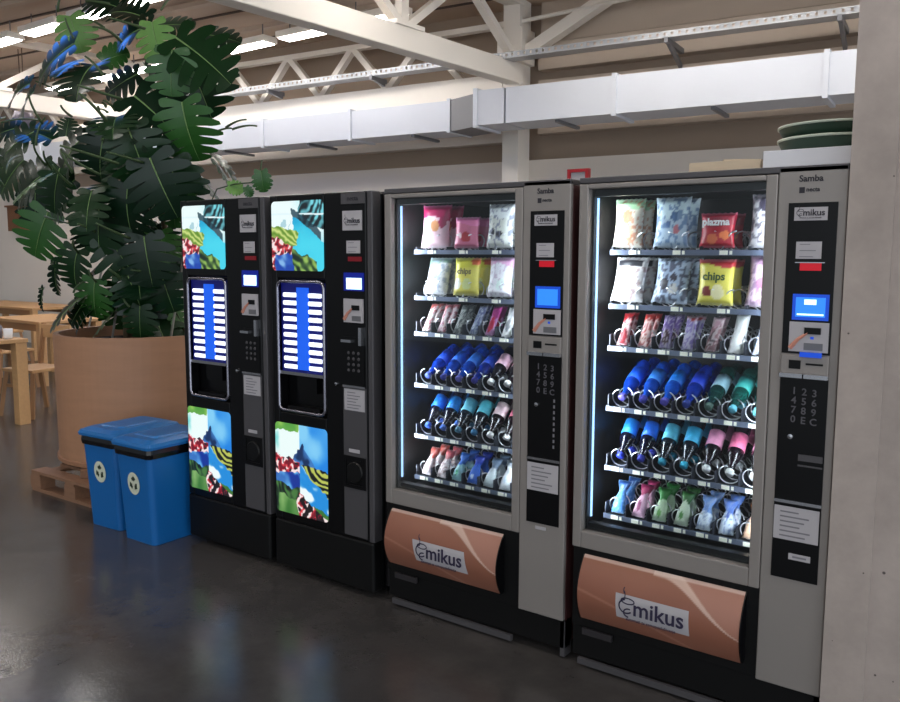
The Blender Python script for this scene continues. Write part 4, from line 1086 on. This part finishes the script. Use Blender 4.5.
# small trailing plant on the coffee machine
e = empty('trailing_vine', (-3.0, .3, 1.83)); tag(e, 'thin trailing vine with small heart-shaped leaves on top of the first coffee machine', 'plant')
EL = Vector(e.location)
pts = [atY(x_, y_, .3)-EL for x_, y_ in ((210, 196), (217, 189), (235, 184), (258, 182))]; pts[0].z = .003
MB().tube(pts, .004, 6).build('stem', M_pet, e, smooth=True)
pts = [atY(x_, y_, .3)-EL for x_, y_ in ((258, 182), (260, 172), (262, 160))]
MB().tube(pts, .004, 6).build('stem', M_pet, e, smooth=True)
for px, py, s_, an, mi in ((261, 171, .115, -85, 2), (228, 186, .09, -15, 3), (246, 187, .06, -60, 2)):
    P_ = atY(px, py, .29)-EL; a = math.radians(an); y = (R*math.cos(a)+Vector((0, 0, math.sin(a)))).normalized(); z = Vector((-F.x, -F.y, .25)); z = (z-y*z.dot(y)).normalized(); x = y.cross(z)
    o = link('leaf', HEART[mi], e); o.matrix_local = Matrix(((x.x*s_, y.x*s_, z.x*s_, P_.x), (x.y*s_, y.y*s_, z.y*s_, P_.y), (x.z*s_, y.z*s_, z.z*s_, P_.z), (0, 0, 0, 1)))

# ---------------------------------------------------------------- canteen furniture at the left
M_oak = mat('light_oak', (196, 152, 104), .5, noise=.14, nscale=5, aniso=(1, 8, 8)); M_oak2 = mat('oak_dark', (160, 116, 76), .5, noise=.14, nscale=5)
def table(x, y, w_, d_, h_, label, rz=0., leg=.1):
    r = empty('wooden_table', (x, y, 0), rz); tag(r, label, 'table', 'light wooden tables')
    MB().box(-w_/2, w_/2, -d_/2, d_/2, h_-.035, h_).build('table_top', M_oak, r, bevel=.004)
    for ya in (-d_/2+.04, d_/2-.065): MB().box(-w_/2+.06, w_/2-.06, ya, ya+.025, h_-.12, h_-.036).build('apron', M_oak2, r)
    for sx in (-1, 1):
        for sy in (-1, 1):
            cx = sx*(w_/2-leg/2-.01); cy = sy*(d_/2-leg/2-.01); MB().box(cx-leg/2, cx+leg/2, cy-leg/2, cy+leg/2, 0, h_-.036).build('leg', M_oak, r, bevel=.003)
def chair(x, y, rz, label):
    r = empty('wooden_chair', (x, y, 0), rz); tag(r, label, 'chair', 'wooden chairs by the tables')
    MB().box(-.21, .21, -.21, .21, .43, .46).build('seat', M_oak, r, bevel=.005)
    for sx in (-1, 1):
        MB().bar((sx*.22, -.24, 0), (sx*.18, -.18, .43), .035, .035).build('leg', M_oak2, r)
        MB().bar((sx*.22, .28, 0), (sx*.18, .19, .43), .035, .035).build('leg', M_oak2, r)
        MB().bar((sx*.18, .2, .44), (sx*.18, .26, .86), .03, .035).build('back_post', M_oak2, r)
    MB().box(-.2, .2, .235, .26, .72, .85).build('backrest', M_oak, r, bevel=.004)
    MB().box(-.18, .18, -.2, -.185, .28, .31).build('stretcher', M_oak2, r)
table(-7.66, .62, 1.3, .9, .785, 'light wooden table with thick square legs, nearest at the left edge')
table(-12.6, 3.75, 2.4, .8, .76, 'long light wooden table far back along the wall behind the plant', leg=.08)
table(-9.6, 2.6, 1.2, .8, .76, 'light wooden table half hidden behind the planter and the plant', leg=.08)
chair(-7.45, 1.35, .2, 'wooden chair with slanting legs behind the nearest wooden table')
chair(-9.2, 1.9, PI+.2, 'wooden chair drawn up to the table half hidden by the planter')
chair(-11.6, 3.0, PI, 'wooden chair in front of the long far table')
m = MB(); m.lathe([(.03, 0), (.036, .01), (.04, .09), (.036, .09), (.03, .015)], 18); o = m.build('white_cup', M_white, None, (-7.13, .95, .7855), smooth=True); tag(o, 'small white cup standing on the nearest wooden table', 'cup')
m = MB(); m.lathe([(.028, 0), (.032, .1), (.02, .12)], 16); o = m.build('shaker', M_ink2, None, (-7.24, .92, .7855), smooth=True); tag(o, 'small grey shaker beside the white cup on the nearest table', 'shaker')

# ---------------------------------------------------------------- light
wd = bpy.data.worlds.new('world'); S.world = wd; wd.use_nodes = True
nt = wd.node_tree; bg = nt.nodes['Background']            # added sky fill, brighter behind the viewer's right so the fronts reflect dark
tc = nt.nodes.new('ShaderNodeTexCoord'); dt = nt.nodes.new('ShaderNodeVectorMath'); dt.operation = 'DOT_PRODUCT'
dt.inputs[1].default_value = Vector((.84, -.5, .28)).normalized()
mr = nt.nodes.new('ShaderNodeMapRange'); mr.interpolation_type = 'SMOOTHSTEP'
mr.inputs['From Min'].default_value = .1; mr.inputs['From Max'].default_value = .9; mr.inputs['To Min'].default_value = WLO; mr.inputs['To Max'].default_value = WHI
nt.links.new(tc.outputs['Generated'], dt.inputs[0]); nt.links.new(dt.outputs['Value'], mr.inputs['Value']); nt.links.new(mr.outputs[0], bg.inputs['Strength'])
bg.inputs['Color'].default_value = (.84, .92, 1., 1)
S.view_settings.view_transform = 'Standard'; S.view_settings.look = 'None'; S.view_settings.gamma = 1; S.view_settings.exposure = 0.
S.view_settings.use_curve_mapping = False
